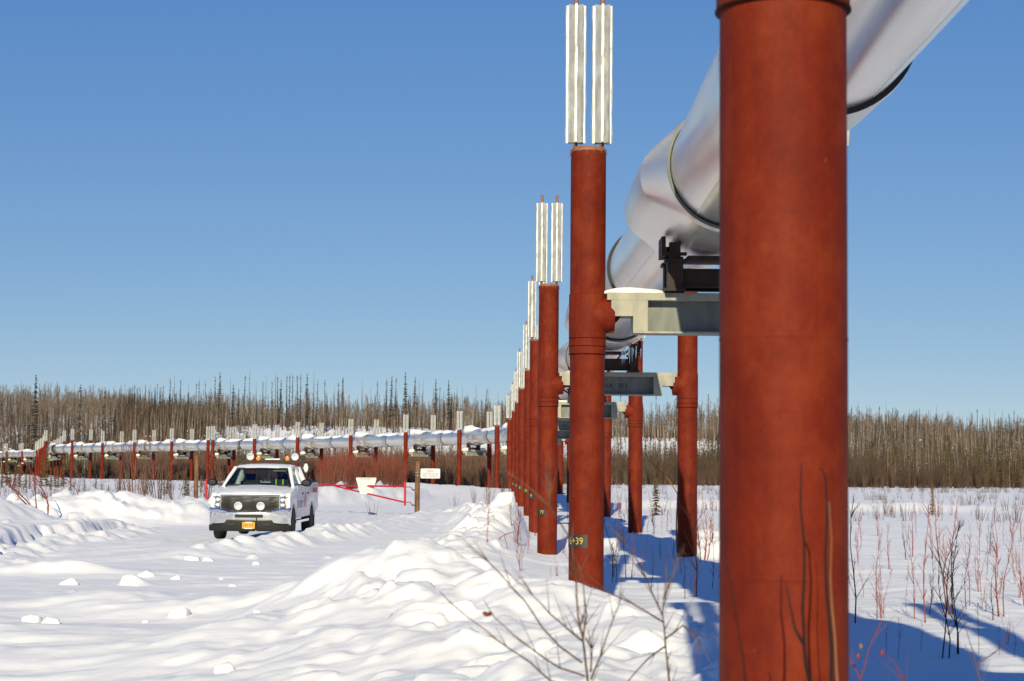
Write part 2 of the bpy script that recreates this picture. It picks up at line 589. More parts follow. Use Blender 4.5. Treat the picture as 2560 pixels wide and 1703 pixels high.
def Hg(x, y):
    x = np.asarray(x, float)
    y = np.asarray(y, float)
    z = .05 + .25 * sstep(60, 260, y) * sstep(30, -40, x)
    # wind worked open snow
    near = sstep(120, 40, y)
    sas = fbm(x * .55 + y * .12, y * 1.15 - x * .1, 3, 4, .55)
    z = z + near * .038 * np.maximum(sas, -.22)
    z = z + near * (.020 * fbm(x * 1.5 + y * .2, y * 3.0, 13, 3, .6) + .012 * np.maximum(fbm(x * 3.3, y * 5.5, 15, 2), 0))
    z = z + .10 * fbm(x * .11, y * .14, 9, 3)
    rof, rs = along(x, y, ROAD)
    on = sstep(3.4, 2.4, np.abs(rof)) * sstep(12, 24, y)
    z = z * (1 - .8 * on) + .03 * on
    rut = np.exp(-((np.abs(rof) - .85) / .28) ** 2)
    z = z - on * .075 * rut
    z = z + on * (.07 * vn(rof * 5, rs * .16, 21) + .05 * vn(rof * 15, rs * .8, 22))
    lumps = fbm(x * 1.3, y * 1.0, 31, 5, .55)
    big = fbm(x * .55, y * .45, 33, 3)
    nod = np.abs(fbm(x * 1.9, y * 1.4, 35, 3))

    near_m = y < 140
    cl = np.zeros_like(x)
    cs = np.zeros_like(x)
    c1 = np.zeros_like(x)
    if near_m.any():
        xm, ym = x[near_m] + .12 * fbm(x[near_m] * 2, y[near_m] * 2, 95, 2), y[near_m]
        cl[near_m] = clods(xm, ym, .75, 101, .42) + .6 * clods(xm + 3.1, ym, .42, 111, .45)
        c1[near_m] = clods(xm, ym, .55, 141, .38, .2, .55, .6) + .7 * clods(xm, ym, .27, 151, .30)
        cs[near_m] = clods(xm, ym, 1.3, 121, .03, .08, .18, .5) + clods(xm, ym, .5, 131, .03, .12, .3, .6)

    def pile(poly, rough=.35, up=.25):
        h = ridge(x, y, poly)
        k = np.clip(h, 0, .6)
        return h + np.clip(h * 2, 0, 1) * .05 * fbm(x * 3.1, y * 2.6, 145, 3, .6) + k * (rough * lumps + up * big + .22 * (.25 - nod)) + np.clip(h * 2.2, 0, 1) * cl * .75
    b1 = ridge(x, y, BANK_NEAR)
    k1 = np.clip(b1 * 1.6, 0, .8)
    l1 = fbm(x * 1.7 + .4, y * .9, 41, 3, .45)
    knob = np.maximum(fbm(x * 2.1, y * 1.15, 47, 2), 0)
    z = z + b1 + k1 * (.15 * l1 + .12 * big + .20 * knob) + np.clip(b1 * 1.8, 0, 1) * (c1 * .55 + .020 * fbm(x * 5, y * 4, 143, 3, .6))
    z = z + cs * sstep(95, 60, y) * sstep(1.5, -.5, x) * (1 - .7 * on)
    z = z + pile(BANK_MID, .42, .35) + pile(WINDROW, .30, .20) + pile(BANK_LEFT, .22, .30) + pile(BANK_FARL, .3, .3) + pile(BANK_GATE, .5, .4)
    z = z + ridge(x, y, PAD) * (1 + .1 * lumps)
    # ploughed shelf with a cut face on the far side of the road
    edge = -10.3 + .9 * vn(y * .28, y * 0 + 3, 51) + .30 * np.abs(vn(y * 1.9, x * .6, 52)) + .34 * np.maximum(vn(y * 3.4, x * 1.3, 53), -.1) + (y - 40) * -.03
    shelf = (.40 + .16 * vn(y * .45, x * .3, 58)) * sstep(0.0, .34, edge - x) * sstep(31, 35, y) * sstep(58, 50, y) * (1 - .6 * sstep(3.5, 9, edge - x))
    step2 = (.13 + .16 * vn(y * .6, x * .5, 59)) * sstep(-.75, -.2, edge - x + .35 * vn(y * 2.7, x * .9, 57)) * sstep(31, 35, y) * sstep(58, 50, y)
    z = z + np.maximum(shelf, step2) + .05 * shelf * lumps + .5 * c1 * sstep(1.3, .2, np.abs(edge - x)) * sstep(31, 35, y) * sstep(60, 52, y)
    for (px, py, wx, wy, h) in PATCHES:
        d = ((x - px) / wx) ** 2 + ((y - py) / wy) ** 2
        z = z + h * np.exp(-d * 1.4) * (1 + .4 * lumps)
    z = z - .15 * sstep(.1, .9, x) * sstep(6.5, 4.8, x) * sstep(24, 30, y) * sstep(85, 60, y)
    # hill
    crest = np.interp(x * 500 / np.maximum(y, 300), CREST_X, CREST_H)
    uu = x / np.maximum(y, 50)
    hh = sstep(375, 520, y - 95 * sstep(-.19, -.225, uu) + 10 * fbm(x * .02, y * .02, 61, 2))
    crest = crest * (1 + .30 * sstep(-.18, -.225, uu))
    z = z + crest * (.35 * hh + .65 * hh ** 1.4) + 2.2 * sstep(520, 760, y)
    z = z + sstep(390, 420, y) * (.5 * fbm(x * .12, y * .12, 63, 4))
    return z


def H1(x, y):
    return float(Hg(np.array([x]), np.array([y]))[0])


def np_mesh(name, verts, faces, mats, midx=None, smooth=False):
    me = bpy.data.meshes.new(name)
    k = faces.shape[1]
    me.vertices.add(len(verts))
    me.vertices.foreach_set("co", np.ascontiguousarray(verts, dtype=np.float32).ravel())
    me.loops.add(faces.size)
    me.loops.foreach_set("vertex_index", np.ascontiguousarray(faces, dtype=np.int32).ravel())
    me.polygons.add(len(faces))
    me.polygons.foreach_set("loop_start", np.arange(0, faces.size, k, dtype=np.int32))
    me.polygons.foreach_set("loop_total", np.full(len(faces), k, dtype=np.int32))
    for m in mats:
        me.materials.append(m)
    if midx is not None:
        me.polygons.foreach_set("material_index", np.ascontiguousarray(midx, dtype=np.int32))
    if smooth:
        me.polygons.foreach_set("use_smooth", np.ones(len(faces), dtype=bool))
    me.update(calc_edges=True)
    me.validate()
    return me


def grid_faces(nr, nc):
    i = np.arange(nr - 1)[:, None] * nc + np.arange(nc - 1)[None, :]
    i = i.ravel()
    return np.stack([i, i + 1, i + nc + 1, i + nc], 1)


# ------------------------------------------------------------------ ground
def make_ground():
    ys = np.concatenate([np.linspace(-90, 1.5, 24), np.geomspace(6.0, 13.0, 60) - 4.0, np.geomspace(13.05, 84.0, 560) - 4.0, np.geomspace(84.6, 904.0, 250) - 4.0])
    u = np.linspace(-1, 1, 860)
    u = np.sign(u) * np.abs(u) ** 1.12 * .42
    Y, U = np.meshgrid(ys, u, indexing='ij')
    X = U * (np.maximum(Y, 0) + 34)
    X[:24] = U[:24] * 300
    Z = Hg(X, Y)
    v = np.stack([X, Y, Z], -1).reshape(-1, 3)
    o = link("snow_ground", np_mesh("snow_ground", v, grid_faces(*X.shape), [M['snow']], smooth=True))
    tag(o, kind="structure")
    # far land to the horizon
    mb = MB()
    mb.prism([(-5000, -3000), (5000, -3000), (5000, 5200), (-5000, 5200)], 'z', -9, -6)
    o = mb.build("far_terrain", M['snow'])
    tag(o, kind="structure")


make_ground()

# ------------------------------------------------------------------ pipeline
RP = .71            # pipe radius
ZP = 5.40           # pipe axis height
BEAM_TOP = 4.08
SEP = 3.18

LEFT = [(.957, -11.4), (.957, 6.63), (.971, 24.2), (.837, 43.0), (.81, 60.6), (.763, 78.6), (.574, 96.6), (.433, 114.6), (.25, 132.0), (-.10, 152.0),
        (-1.30, 174.0), (-5.2, 189.5), (-11.4, 204.0), (-18.7, 220.0), (-26.7, 236.0), (-34.0, 250.0), (-41.8, 264.5), (-50.0, 278.0), (-58.0, 290.5), (-65.7, 303.5),
        (-73.7, 317.0), (-81.4, 330.0), (-86.6, 350.0), (-92.5, 372.0), (-98.7, 395.0), (-105.5, 420.0), (-113.4, 438.0), (-120.8, 452.0), (-129.0, 468.0), (-138., 483.)]
NB = len(LEFT)
HEAD = []
for i in range(NB):
    a, b = LEFT[max(i - 1, 0)], LEFT[min(i + 1, NB - 1)]
    HEAD.append(math.atan2(-(b[0] - a[0]), b[1] - a[1]))      # rotation about z of the forward axis
for i in range(8):
    HEAD[i] = 0.0
HEAD[8] = R_(1)
HEAD[9] = R_(3)
PERP = [Vector((math.cos(h), math.sin(h), 0)) for h in HEAD]
RIGHT = [(l[0] + p.x * SEP, l[1] + p.y * SEP) for l, p in zip(LEFT, PERP)]
RIGHT[2] = (4.045, 24.2)
AX = [Vector((l[0] + p.x * SEP / 2, l[1] + p.y * SEP / 2, ZP)) for l, p in zip(LEFT, PERP)]
AX[0].x, AX[1].x, AX[2].x, AX[3].x, AX[4].x = 2.36, 2.47, 2.57, 2.27, 2.42
for i in range(10, NB):
    AX[i] += PERP[i] * random.uniform(-.15, .15)
ANCHOR = 16


def seg_frame(p, q):
    t = (q - p).normalized()
    a = t.cross(Vector((0, 0, 1))).normalized()      # to the right of travel
    return t, a, a.cross(t)


pipeline = empty("pipeline", (0, 0, 0))
tag(pipeline, "long silver insulated pipeline running away on red posts and turning off to the left", "pipeline")

mb = MB()
pts = [AX[0] + Vector((-.1, -30, 0))] + AX
for i in range(len(pts) - 1):
    n = 72 if i < 5 else (40 if i < 10 else 24)
    t = (pts[i + 1] - pts[i]).normalized()
    segs = 4 if i < 5 else 1
    mb.path([pts[i].lerp(pts[i + 1], k / segs) for k in range(segs + 1)], RP - .0007 * (i % 2), n, cap=False)
mb.build("pipe", M['pipe'], pipeline, smooth=True)


def cone_ring(mb, p, t, a, up, prof, n):
    """prof rows: (distance along t, radius, offset to the right, offset up)"""
    v, f = [], []
    for (d, r, ox, oz) in prof:
        c = p + t * d + a * ox + up * oz
        for k in range(n):
            an = 2 * PI * k / n
            v.append(c + (a * math.cos(an) + up * math.sin(an)) * r)
    for i in range(len(prof) - 1):
        for k in range(n):
            q = (k + 1) % n
            f.append((i * n + k, i * n + q, (i + 1) * n + q, (i + 1) * n + k))
    mb.add(v, f)


for i in range(NB):
    n = 72 if i < 5 else 28
    j = min(i, NB - 2)
    # direction at the saddle: mean of neighbours
    t = ((AX[min(i + 1, NB - 1)] - AX[max(i - 1, 0)])).normalized()
    a = t.cross(Vector((0, 0, 1))).normalized()
    up = Vector((0, 0, 1))
    p = AX[i]
    k = 1.0 if i < 10 else .92
    mb = MB()
    secs = [(-2.235, .776), (-2.12, .80), (-1.38, 1.03), (-.50, 1.036), (.25, 1.04), (1.62, 1.03), (1.64, .96), (1.64, .72)]
    v, f = [], []
    for (d, E) in secs:
        E *= k if E > .85 else 1
        rb = min(.80, E)
        rs_ = .45
        off = max(0, E - rs_)
        ph = math.acos(min(1, (rb - rs_) / off)) if off > rb - rs_ else 0
        for q in range(n):
            an = 2 * PI * q / n
            cx, sy_ = math.cos(an), math.sin(an)
            lat = math.atan2(sy_, abs(cx))
            if E > .85 and abs(lat) < ph:
                ox = (off + rs_ * abs(cx)) * (1 if cx > 0 else -1)
                oz = rs_ * sy_
            else:
                ox, oz = rb * cx, rb * sy_
            v.append(p + t * d + a * ox + up * oz)
    for r_ in range(len(secs) - 1):
        for q in range(n):
            q2 = (q + 1) % n
            f.append((r_ * n + q, r_ * n + q2, (r_ + 1) * n + q2, (r_ + 1) * n + q))
    mb.add(v, f)
    mb.build("saddle_sleeve", M['sleeve'], pipeline, smooth=True, auto=9 if i < 5 else 24)
    mb = MB()
    mb.use(M['black'])  # black ring paints the shaded gap between sleeve rim and pipe
    cone_ring(mb, p, t, a, up, [(-2.19, .712, 0, 0), (-2.21, .716, 0, 0), (-2.215, .742, 0, 0)], n)
    mb.use(M['web'])
    cone_ring(mb, p, t, a, up, [(-2.215, .742, 0, 0), (-2.25, .746, 0, 0), (-2.25, .7775, 0, 0), (-2.22, .778, 0, 0)], n)
    mb.build("sleeve_rim", None, pipeline, smooth=True)
    # pipe shoe: two uprights with a cross bar, brackets and a saddle plate
    T = Matrix.Translation((p.x, p.y, 0)) @ Matrix((( a.x, t.x, 0, 0), (a.y, t.y, 0, 0), (0, 0, 1, 0), (0, 0, 0, 1)))
    mb = MB()
    z0 = BEAM_TOP + .012
    for s in (-1, 1):
        for yy in (-.34, .16):
            mb.box(s * .50 - .10, s * .50 + .10, yy, yy + .20, z0 + .03, 4.46, T)
            mb.box(s * .50 - .13, s * .50 + .13, yy - .03, yy + .23, 4.46, 4.50, T)
            mb.box(s * .50 - .07, s * .50 + .07, yy + .04, yy + .16, 4.50, 4.63 + .09, T)
            mb.box(s * .50 - .15, s * .50 + .15, yy + .02, yy + .18, 4.56, 4.59, T)
        mb.box(s * .50 - .13, s * .50 + .13, -.38, .40, z0, z0 + .03, T)
        mb.box(s * .64 - .025, s * .64 + .025, -.25, .27, 4.55, 4.80, T)
    for yy in (-.30, .20):
        mb.box(-.40, .40, yy, yy + .12, z0 + .05, z0 + .07, T)
        mb.box(-.40, .40, yy + .05, yy + .07, z0 + .07, z0 + .27, T)
        mb.box(-.40, .40, yy, yy + .12, z0 + .27, z0 + .29, T)
    mb.box(-.34, .34, -.33, .36, 4.505, 4.545, T)
    mb.build("pipe_shoe", M['shoe'], pipeline)
    # mid span band
    if i < NB - 1:
        q = AX[i].lerp(AX[i + 1], .5)
        t, a, up = seg_frame(AX[i], AX[i + 1])
        mb = MB()
        mb.use(M['band'])
        cone_ring(mb, q, t, a, up, [(-.40, .757, 0, 0), (-.32, .766, 0, 0), (-.30, .760, 0, 0), (.9, .745, 0, 0), (.92, .705, 0, 0)], n)
        mb.use(M['black'])  # shade of the gap under the band edge, put in as black
        cone_ring(mb, q, t, a, up, [(-.37, .712, 0, 0), (-.405, .713, 0, 0), (-.410, .74, 0, 0), (-.410, .758, 0, 0), (-.398, .7585, 0, 0)], n)
        mb.build("joint_band", None, pipeline, smooth=True, auto=30)
# lap seams along the near spans
for i in range(0, 6):
    for (ang, s0, s1) in ((R_(222), .13, .47), (R_(236), .54, .88), (R_(300), .13, .47)):
        t, a, up = seg_frame(AX[i], AX[i + 1])
        L = (AX[i + 1] - AX[i]).length
        v, f = [], []
        for d in (s0 * L, s1 * L):
            for (da, rr) in ((-.022, .7095), (-.020, .7145), (.020, .7145), (.021, .7095)):
                an = ang + da
                v.append(AX[i] + t * d + (a * math.cos(an) + up * math.sin(an)) * rr)
        f = [(0, 1, 5, 4), (1, 2, 6, 5), (2, 3, 7, 6), (0, 3, 2, 1), (4, 5, 6, 7)]
        MB().add(v, f).build("lap_seam", M['band'], pipeline)
# icicles under the nearest two sleeves
for i in (2, 3):
    for k in range(12):
        q = AX[i] + Vector((random.uniform(.15, .75), random.uniform(-1.3, -.4), -.78 - random.uniform(0, .06)))
        ln = random.uniform(.12, .42)
        MB().path([q, q - Vector((0, 0, ln * .5)), q - Vector((0, 0, ln))], [.012, .008, .001], 5, cap=False).build("icicle", M['lamp'], pipeline)

# ------------------------------------------------------------------ posts
_pm = {}


def post_meshes(top, ring):
    key = (round(top, 2), round(ring, 2))
    if key in _pm:
        return _pm[key]
    d = {}
    mb = MB()
    mb.lathe([(.2245, -1.2), (.2245, ring)], 48)
    mb.lathe([(.2285, ring + .7), (.2285, top - .05), (.2285, top - .045)], 48)
    d['shaft'] = mb.mesh("shaft", M['post'], True)
    mb = MB()
    mb.lathe([(.225, ring), (.236, ring + .004), (.238, ring + .10), (.234, ring + .104), (.2385, ring + .112), (.2385, ring + .20), (.235, ring + .206),
              (.240, ring + .214), (.240, ring + .775), (.228, ring + .785)], 48)
    d['sleeve'] = mb.mesh("sleeve", M['post'], True, auto=25)
    mb = MB()
    for h in (ring - .002, ring + .098, ring + .203):
        mb.lathe([(.234, h), (.2415, h + .003), (.2425, h + .007), (.2415, h + .011), (.234, h + .014)], 48)
    d['collar_ring'] = mb.mesh("collar_ring", M['seam'], True)
    mb = MB()
    mb.lathe([(.2295, top - .05), (.236, top - .045), (.236, top - .02), (.205, top + .012), (.0, top + .028)], 48)
    d['cap'] = mb.mesh("cap", M['rustpipe'], True)
    mb = MB()
    for k in range(14):
        an = 2 * PI * k / 14 + random.uniform(-.2, .2)
        c, s = math.cos(an), math.sin(an)
        b0 = Vector((c * .233, s * .233, top - .045))
        mb.path([b0, b0 + Vector((c * .03, s * .03, -.03 - random.random() * .05))], [.006, .001], 4)
    d['frayed_edge'] = mb.mesh("frayed_edge", M['dry'])
    mb = MB()
    z = BEAM_TOP - .30
    prof = []
    # stub tube that carries the beam, with a bevelled lower outer corner
    mb.lathe([(.235, .08), (.235, .24), (.205, .345), (.0, .347)], 32, (0, 0, z + .02), 'x')
    mb.prism([(.18, z - .21), (.345, z - .21), (.345, z - .10), (.43, z), (.43, z + .195), (.18, z + .20)], 'y', -.05, .05)
    d['beam_bracket'] = mb.mesh("beam_bracket", M['post'], True)
    hp = MB()
    hp.path([(0, 0, top - .03), (0, 0, top + 2.04)], .030, 12)
    hp.lathe([(.030, top + 2.0), (.033, top + 2.01), (.033, top + 2.06), (.02, top + 2.075), (0, top + 2.08)], 12)
    d['heat_pipe'] = hp.mesh("heat_pipe", M['rustpipe'], True)
    # star shaped extruded fins
    fz0, fz1 = top + .075, top + 1.885
    mb = MB()
    nf = 8
    v, f = [], []
    lev = 14
    pr = []
    for k in range(nf):
        a0 = 2 * PI * k / nf
        L = .134 if k % 2 == 0 else .125
        wd = .007
        for (rr, off) in ((.042, -.5), (L - .012, -.008 / L), (L, -.016 / L), (L, .016 / L), (L - .012, .008 / L)):
            an = a0 + (off if abs(off) < .4 else off * 2 * PI / nf * .8)
            pr.append((rr, an))
    npnt = len(pr)
    for l in range(lev):
        z = fz0 + (fz1 - fz0) * l / (lev - 1)
        for (rr, an) in pr:
            j = random.uniform(-.004, .004) if rr > .1 else 0
            v.append((math.cos(an) * (rr + j), math.sin(an) * (rr + j), z))
    for l in range(lev - 1):
        for k in range(npnt):
            q = (k + 1) % npnt
            f.append((l * npnt + k, l * npnt + q, (l + 1) * npnt + q, (l + 1) * npnt + k))
    f.append(tuple(range(npnt))[::-1])
    f.append(tuple((lev - 1) * npnt + k for k in range(npnt)))
    mb.add(v, f)
    d['fin'] = mb.mesh("radiator_fin", M['fin'])
    _pm[key] = d
    return d


def make_post(x, y, rz, top, ring, label, group, detail=True, bracket=True):
    r = empty("support_post", (x, y, 0), rz)
    tag(r, label, "post", group)
    d = post_meshes(top, ring)
    link("shaft", d['shaft'], r)
    link("sleeve", d['sleeve'], r)
    link("collar_ring", d['collar_ring'], r)
    link("cap", d['cap'], r)
    if detail:
        link("frayed_edge", d['frayed_edge'], r)
    if bracket:
        link("beam_bracket", d['beam_bracket'], r)
    for s in (-1, 1):
        h = link("heat_pipe", d['heat_pipe'], r, (s * .172, 0, 0))
        link("radiator_fin", d['fin'], h, None, random.choice((0, PI / 4 * 2)))
    return r


def number_plate(post, txt, a_start, a_end, zc, h=.165, size=.125, marg=.24, sq=.86):
    """black strap plate round the post; angles in the post's own frame, text reads left to right"""
    mb = MB()
    n = 20
    mb.lathe([(.2255, zc - h / 2), (.2305, zc - h / 2), (.2305, zc + h / 2), (.2255, zc + h / 2)], n, (0, 0, 0), 'z', a_start, a_end)
    pl = mb.build("number_plate", M['plate_black'], post, smooth=True, auto=30)
    me = text_mesh(txt, size, 'RIGHT', .001)
    me.materials.clear()
    me.materials.append(M['yellow'])
    am = a_end - marg
    for v in me.vertices:
        x, yy, e = v.co
        an = am + x * sq / .2305
        v.co = (math.cos(an) * (.2322 + e), math.sin(an) * (.2322 + e), zc + yy)
    link("plate_number", me, pl)


# beams
def beam_mesh_parts(half):
    d = {}
    zt, zb = BEAM_TOP, BEAM_TOP - .52
    mb = MB()
    mb.box(-half, half, -.20, .20, zt - .10, zt)
    d['top_chord'] = mb.mesh("top_chord", M['beam'], bevel=.006)
    mb = MB()
    e = half - .345
    mb.box(-e, e, -.012, .012, zb + .022, zt - .10)
    d['web'] = mb.mesh("web", M['web'])
    mb = MB()
    mb.box(-e, e, -.20, .20, zb, zb + .022)
    d['bottom_flange'] = mb.mesh("bottom_flange", M['beam'])
    for nm, s in (('a', -1), ('b', 1)):
        mb = MB()
        x0, x1 = half - .54, half - .345
        for yy in (-1, 1):
            lo, hi = sorted((yy * .185, yy * .203))
            a, b = sorted((s * x0, s * x1))
            mb.box(a, b, lo, hi, zb + .0225, zt - .1005)
            a, b = sorted((s * (half - .345), s * (half - .055)))
            mb.box(a, b, lo, hi, zt - .305, zt - .1005)
        a, b = sorted((s * (half - .345), s * (half - .055)))
        mb.box(a, b, -.185, .185, zt - .305, zt - .28)
        a, b = sorted((s * (half - .35), s * (half - .345)))
        mb.box(a, b, -.185, .185, zb + .0225, zt - .1005)
        d['end_plate_' + nm] = mb.mesh("end_plate", M['beam'], bevel=.003)
    return d


BM = beam_mesh_parts(SEP / 2 - .25)


def make_beam(i, label, text=None, tx=0):
    p = (Vector((*LEFT[i], 0)) + Vector((*RIGHT[i], 0))) / 2
    r = empty("crossbeam", p, HEAD[i])
    r.scale = ((Vector(LEFT[i]) - Vector(RIGHT[i])).length / SEP, 1, 1)
    tag(r, label, "crossbeam", "crossbeams under the pipeline")
    link("top_chord", BM['top_chord'], r)
    w = link("web", BM['web'], r)
    link("bottom_flange", BM['bottom_flange'], r)
    link("end_plate", BM['end_plate_a'], r)
    link("end_plate", BM['end_plate_b'], r)
    if text:
        me = text_mesh(text, .145, 'LEFT', .0005, 1.1)
        me.materials.clear()
        me.materials.append(M['stencil'])
        o = link("stencil_lettering", me, w, (tx, -.0135, BEAM_TOP - .30))
        o.rotation_euler = (PI / 2, 0, 0)
    return r


ORD = ["first", "second", "third", "fourth", "fifth", "sixth", "seventh", "eighth", "ninth", "tenth", "eleventh", "twelfth", "thirteenth", "fourteenth", "fifteenth", "sixteenth", "seventeenth", "eighteenth", "nineteenth", "twentieth"]
WHERE_L = {0: "red steel pipeline post standing beside the camera, behind the nearest post",
           1: "huge rust red steel post filling the foreground, nearest of all the posts",
           2: "red post with black 6+39 plate, just left of the big foreground post",
           3: "red post with black 79 plate, third in the left row",
           4: "red post partly hidden behind the 79 post, fourth of the left row",
           5: "red post with small yellow number, fifth of the left row behind snow heap",
           6: "thin red post, sixth of the left row, small yellow number low down",
           7: "thin red post, seventh of the left row among the crowded posts",
           8: "slender far red post, eighth of the left row before the bend",
           9: "slender far red post at the end of the straight left row where the pipe bends"}
WHERE_R = {0: "red steel pipeline post to the right of the camera, carrying the overhead pipe",
           1: "red steel post right of the overhead pipe, outside the right edge of the photo",
           2: "red post of the right row hidden straight behind the huge foreground post",
           3: "red right row post with slanting black shadow on its foot, under 6A 302 beam",
           4: "red half shaded right row post, left neighbour of the slanting shadow one",
           5: "red right row post third from the right, just beside the 6+39 post",
           6: "distant red right row post seen in the slit between the 79 and 6+39 posts",
           7: "distant red right row post, left neighbour in the slit beside the 79 post",
           8: "distant red right row post hidden behind the left row at the bend",
           9: "distant red right row post where the pipeline starts bending left"}
GL, GR = "red posts of the left pipeline row", "red posts of the right pipeline row"
TOPS = {2: 5.95, 20: 6.75, 21: 6.75, 1: 6.1}
for i in range(NB):
    if i < 10:
        lab_l, lab_r = WHERE_L[i], WHERE_R[i]
    else:
        k = i - 10
        lab_l = f"far red front row post, {ORD[k]} from the right beyond the gate"
        lab_r = f"far red back row post, {ORD[k]} from the right, behind the distant pipe"
    top = TOPS.get(i, 6.12 + random.uniform(-.05, .05))
    top = round(top / .04) * .04
    ring = 3.40 if i <= 1 else 3.285
    pl = make_post(*LEFT[i], HEAD[i], top, ring, lab_l, GL, i < 6)
    pr = make_post(*RIGHT[i], HEAD[i] + PI, top, ring, lab_r, GR, i < 6)
    if i == ANCHOR:
        # anchor support: a second pair of posts 3 m further along
        t = Vector((-PERP[i].y, PERP[i].x, 0))
        for s, (bx, by), lb, gg, rr in ((0, LEFT[i], "far red front post of the four post anchor, left neighbour of the pair", GL, 0), (1, RIGHT[i], "far red back post of the four post anchor behind the truck lights", GR, PI)):
            q = Vector((bx, by, 0)) + t * 1.9
            make_post(q.x, q.y, HEAD[i] + rr, top, ring, lb, gg, False)
    if i == 1:
        mb = MB()
        for hh in (1.39, 2.22):
            MB().lathe([(.2242, hh), (.2262, hh + .006), (.2262, hh + .016), (.2242, hh + .022)], 48).build("weld_bead", M['post'], pl, smooth=True)
    if i == 2:
        number_plate(pl, "6+39", R_(160), R_(272), .905)
    if i == 3:
        number_plate(pl, "79", R_(160), R_(258), .89, marg=.18)
    if i in (4, 5, 6, 7, 8):
        number_plate(pl, {4: "9", 5: "79", 6: "8", 7: "8", 8: "9"}[i], R_(160), R_(262 if i > 4 else 250), 1.05, .2, .19)
    if i == 1:
        bl = "weathered crossbeam between the two nearest posts, above the top of the photo"
    elif i == 2:
        bl = "cream and grey crossbeam with snow, between the 6+39 post and foreground post"
    elif i == 3:
        bl = "grey green crossbeam stencilled 6A 302"
    elif i == 4:
        bl = "crossbeam behind the 6A 302 beam, its right end lit cream"
    elif i == 5:
        bl = "dark shaded crossbeam stencilled 1323 in the gap beside the 6+39 post"
    elif i < 10:
        bl = f"small far crossbeam on the straight row, {ORD[i - 6]} one behind the 1323 beam"
    elif i == ANCHOR:
        bl = "far crossbeam of the four post anchor behind the truck roof lights"
    else:
        bl = f"far grey crossbeam under the distant pipe, {ORD[i - 10]} from the right beyond the gate"
    make_beam(i, bl, {3: "6A  302", 5: "1323"}.get(i), {3: -.29, 5: -.29}.get(i, 0))

# anchor platform
i = ANCHOR
t = Vector((-PERP[i].y, PERP[i].x, 0))
c = (Vector((*LEFT[i], 0)) + Vector((*RIGHT[i], 0))) / 2 + t * .95
r = empty("anchor_platform", c, HEAD[i])
tag(r, "grey green ribbed steel platform between the four posts of the far anchor", "platform")
mb = MB()
mb.prism([(-1.3, 3.55), (1.3, 3.55), (1.0, 4.35), (-1.0, 4.35)], 'y', -.75, .75)
mb.build("platform_box", M['web'], r)
mb = MB()
for k in range(7):
    x = -1.05 + k * .35
    mb.box(x - .02, x + .02, -.80, -.752, 3.56, 4.2)
mb.build("rib", M['beam'], r)


# ------------------------------------------------------------------ snow lying on things
def snow_on_pipe(i, s0, s1, th, label, r0=RP):
    p, q = AX[i], AX[i + 1]
    t, a, up = seg_frame(p, q)
    L = (q - p).length
    nl, na = 26, 12
    v, f = [], []
    sd = random.random() * 100
    for k in range(nl):
        u = k / (nl - 1)
        d = (s0 + (s1 - s0) * u) * L
        env = min(1, math.sin(PI * u) * 1.6) ** .6
        w = R_(52) * (.75 + .25 * env) * (1 + .25 * float(vn(np.array([d * .9 + sd]), np.array([0.]), 5)[0]))
        base = r0 - .02
        if d < 2.0:
            base = max(base, .80)
        c = p + t * d
        for j in range(na + 1):
            g = j / na * 2 - 1
            an = PI / 2 + g * w
            e2 = (1 - abs(g) ** 3) ** .7 if abs(g) < 1 else 0
            nz = 1 + .9 * float(vn(np.array([d * 1.4 + sd]), np.array([g * 2.2]), 8)[0])
            rr = base + (th * env * e2 * nz if 0 < k < nl - 1 else 0)
            v.append(c + (a * math.cos(an) + up * math.sin(an)) * rr)
        for j in range(na + 1)[::-1]:
            g = j / na * 2 - 1
            an = PI / 2 + g * w
            v.append(c + (a * math.cos(an) + up * math.sin(an)) * (base - .03))
    m = 2 * (na + 1)
    for k in range(nl - 1):
        for j in range(m):
            jj = (j + 1) % m
            f.append((k * m + j, k * m + jj, (k + 1) * m + jj, (k + 1) * m + j))
    f.append(tuple(range(m))[::-1])
    f.append(tuple((nl - 1) * m + j for j in range(m)))
    o = MB().add(v, f).build("snow_patch", M['snow'], None, smooth=True, auto=60)
    tag(o, label, "snow patch", "snow lying along the pipeline")


for i in range(1, NB - 1):
    if i < 10:
        snow_on_pipe(i, .02, .13, .16, f"white snow cap on top of the pipe sleeve, {ORD[i - 1]} along the straight run")
    else:
        k = i - 10
        a, b = (-.10, .30) if i < 14 else (-.10, .46)
        snow_on_pipe(i, a, b, random.uniform(.25, .36), f"thick white snow heap on the distant pipe sleeve, {ORD[k]} from the right")
        snow_on_pipe(i, b + .03, .88 if i >= 13 else .72, random.uniform(.10, .18), f"thin white snow strip on the distant pipe, {ORD[k]} from the right")


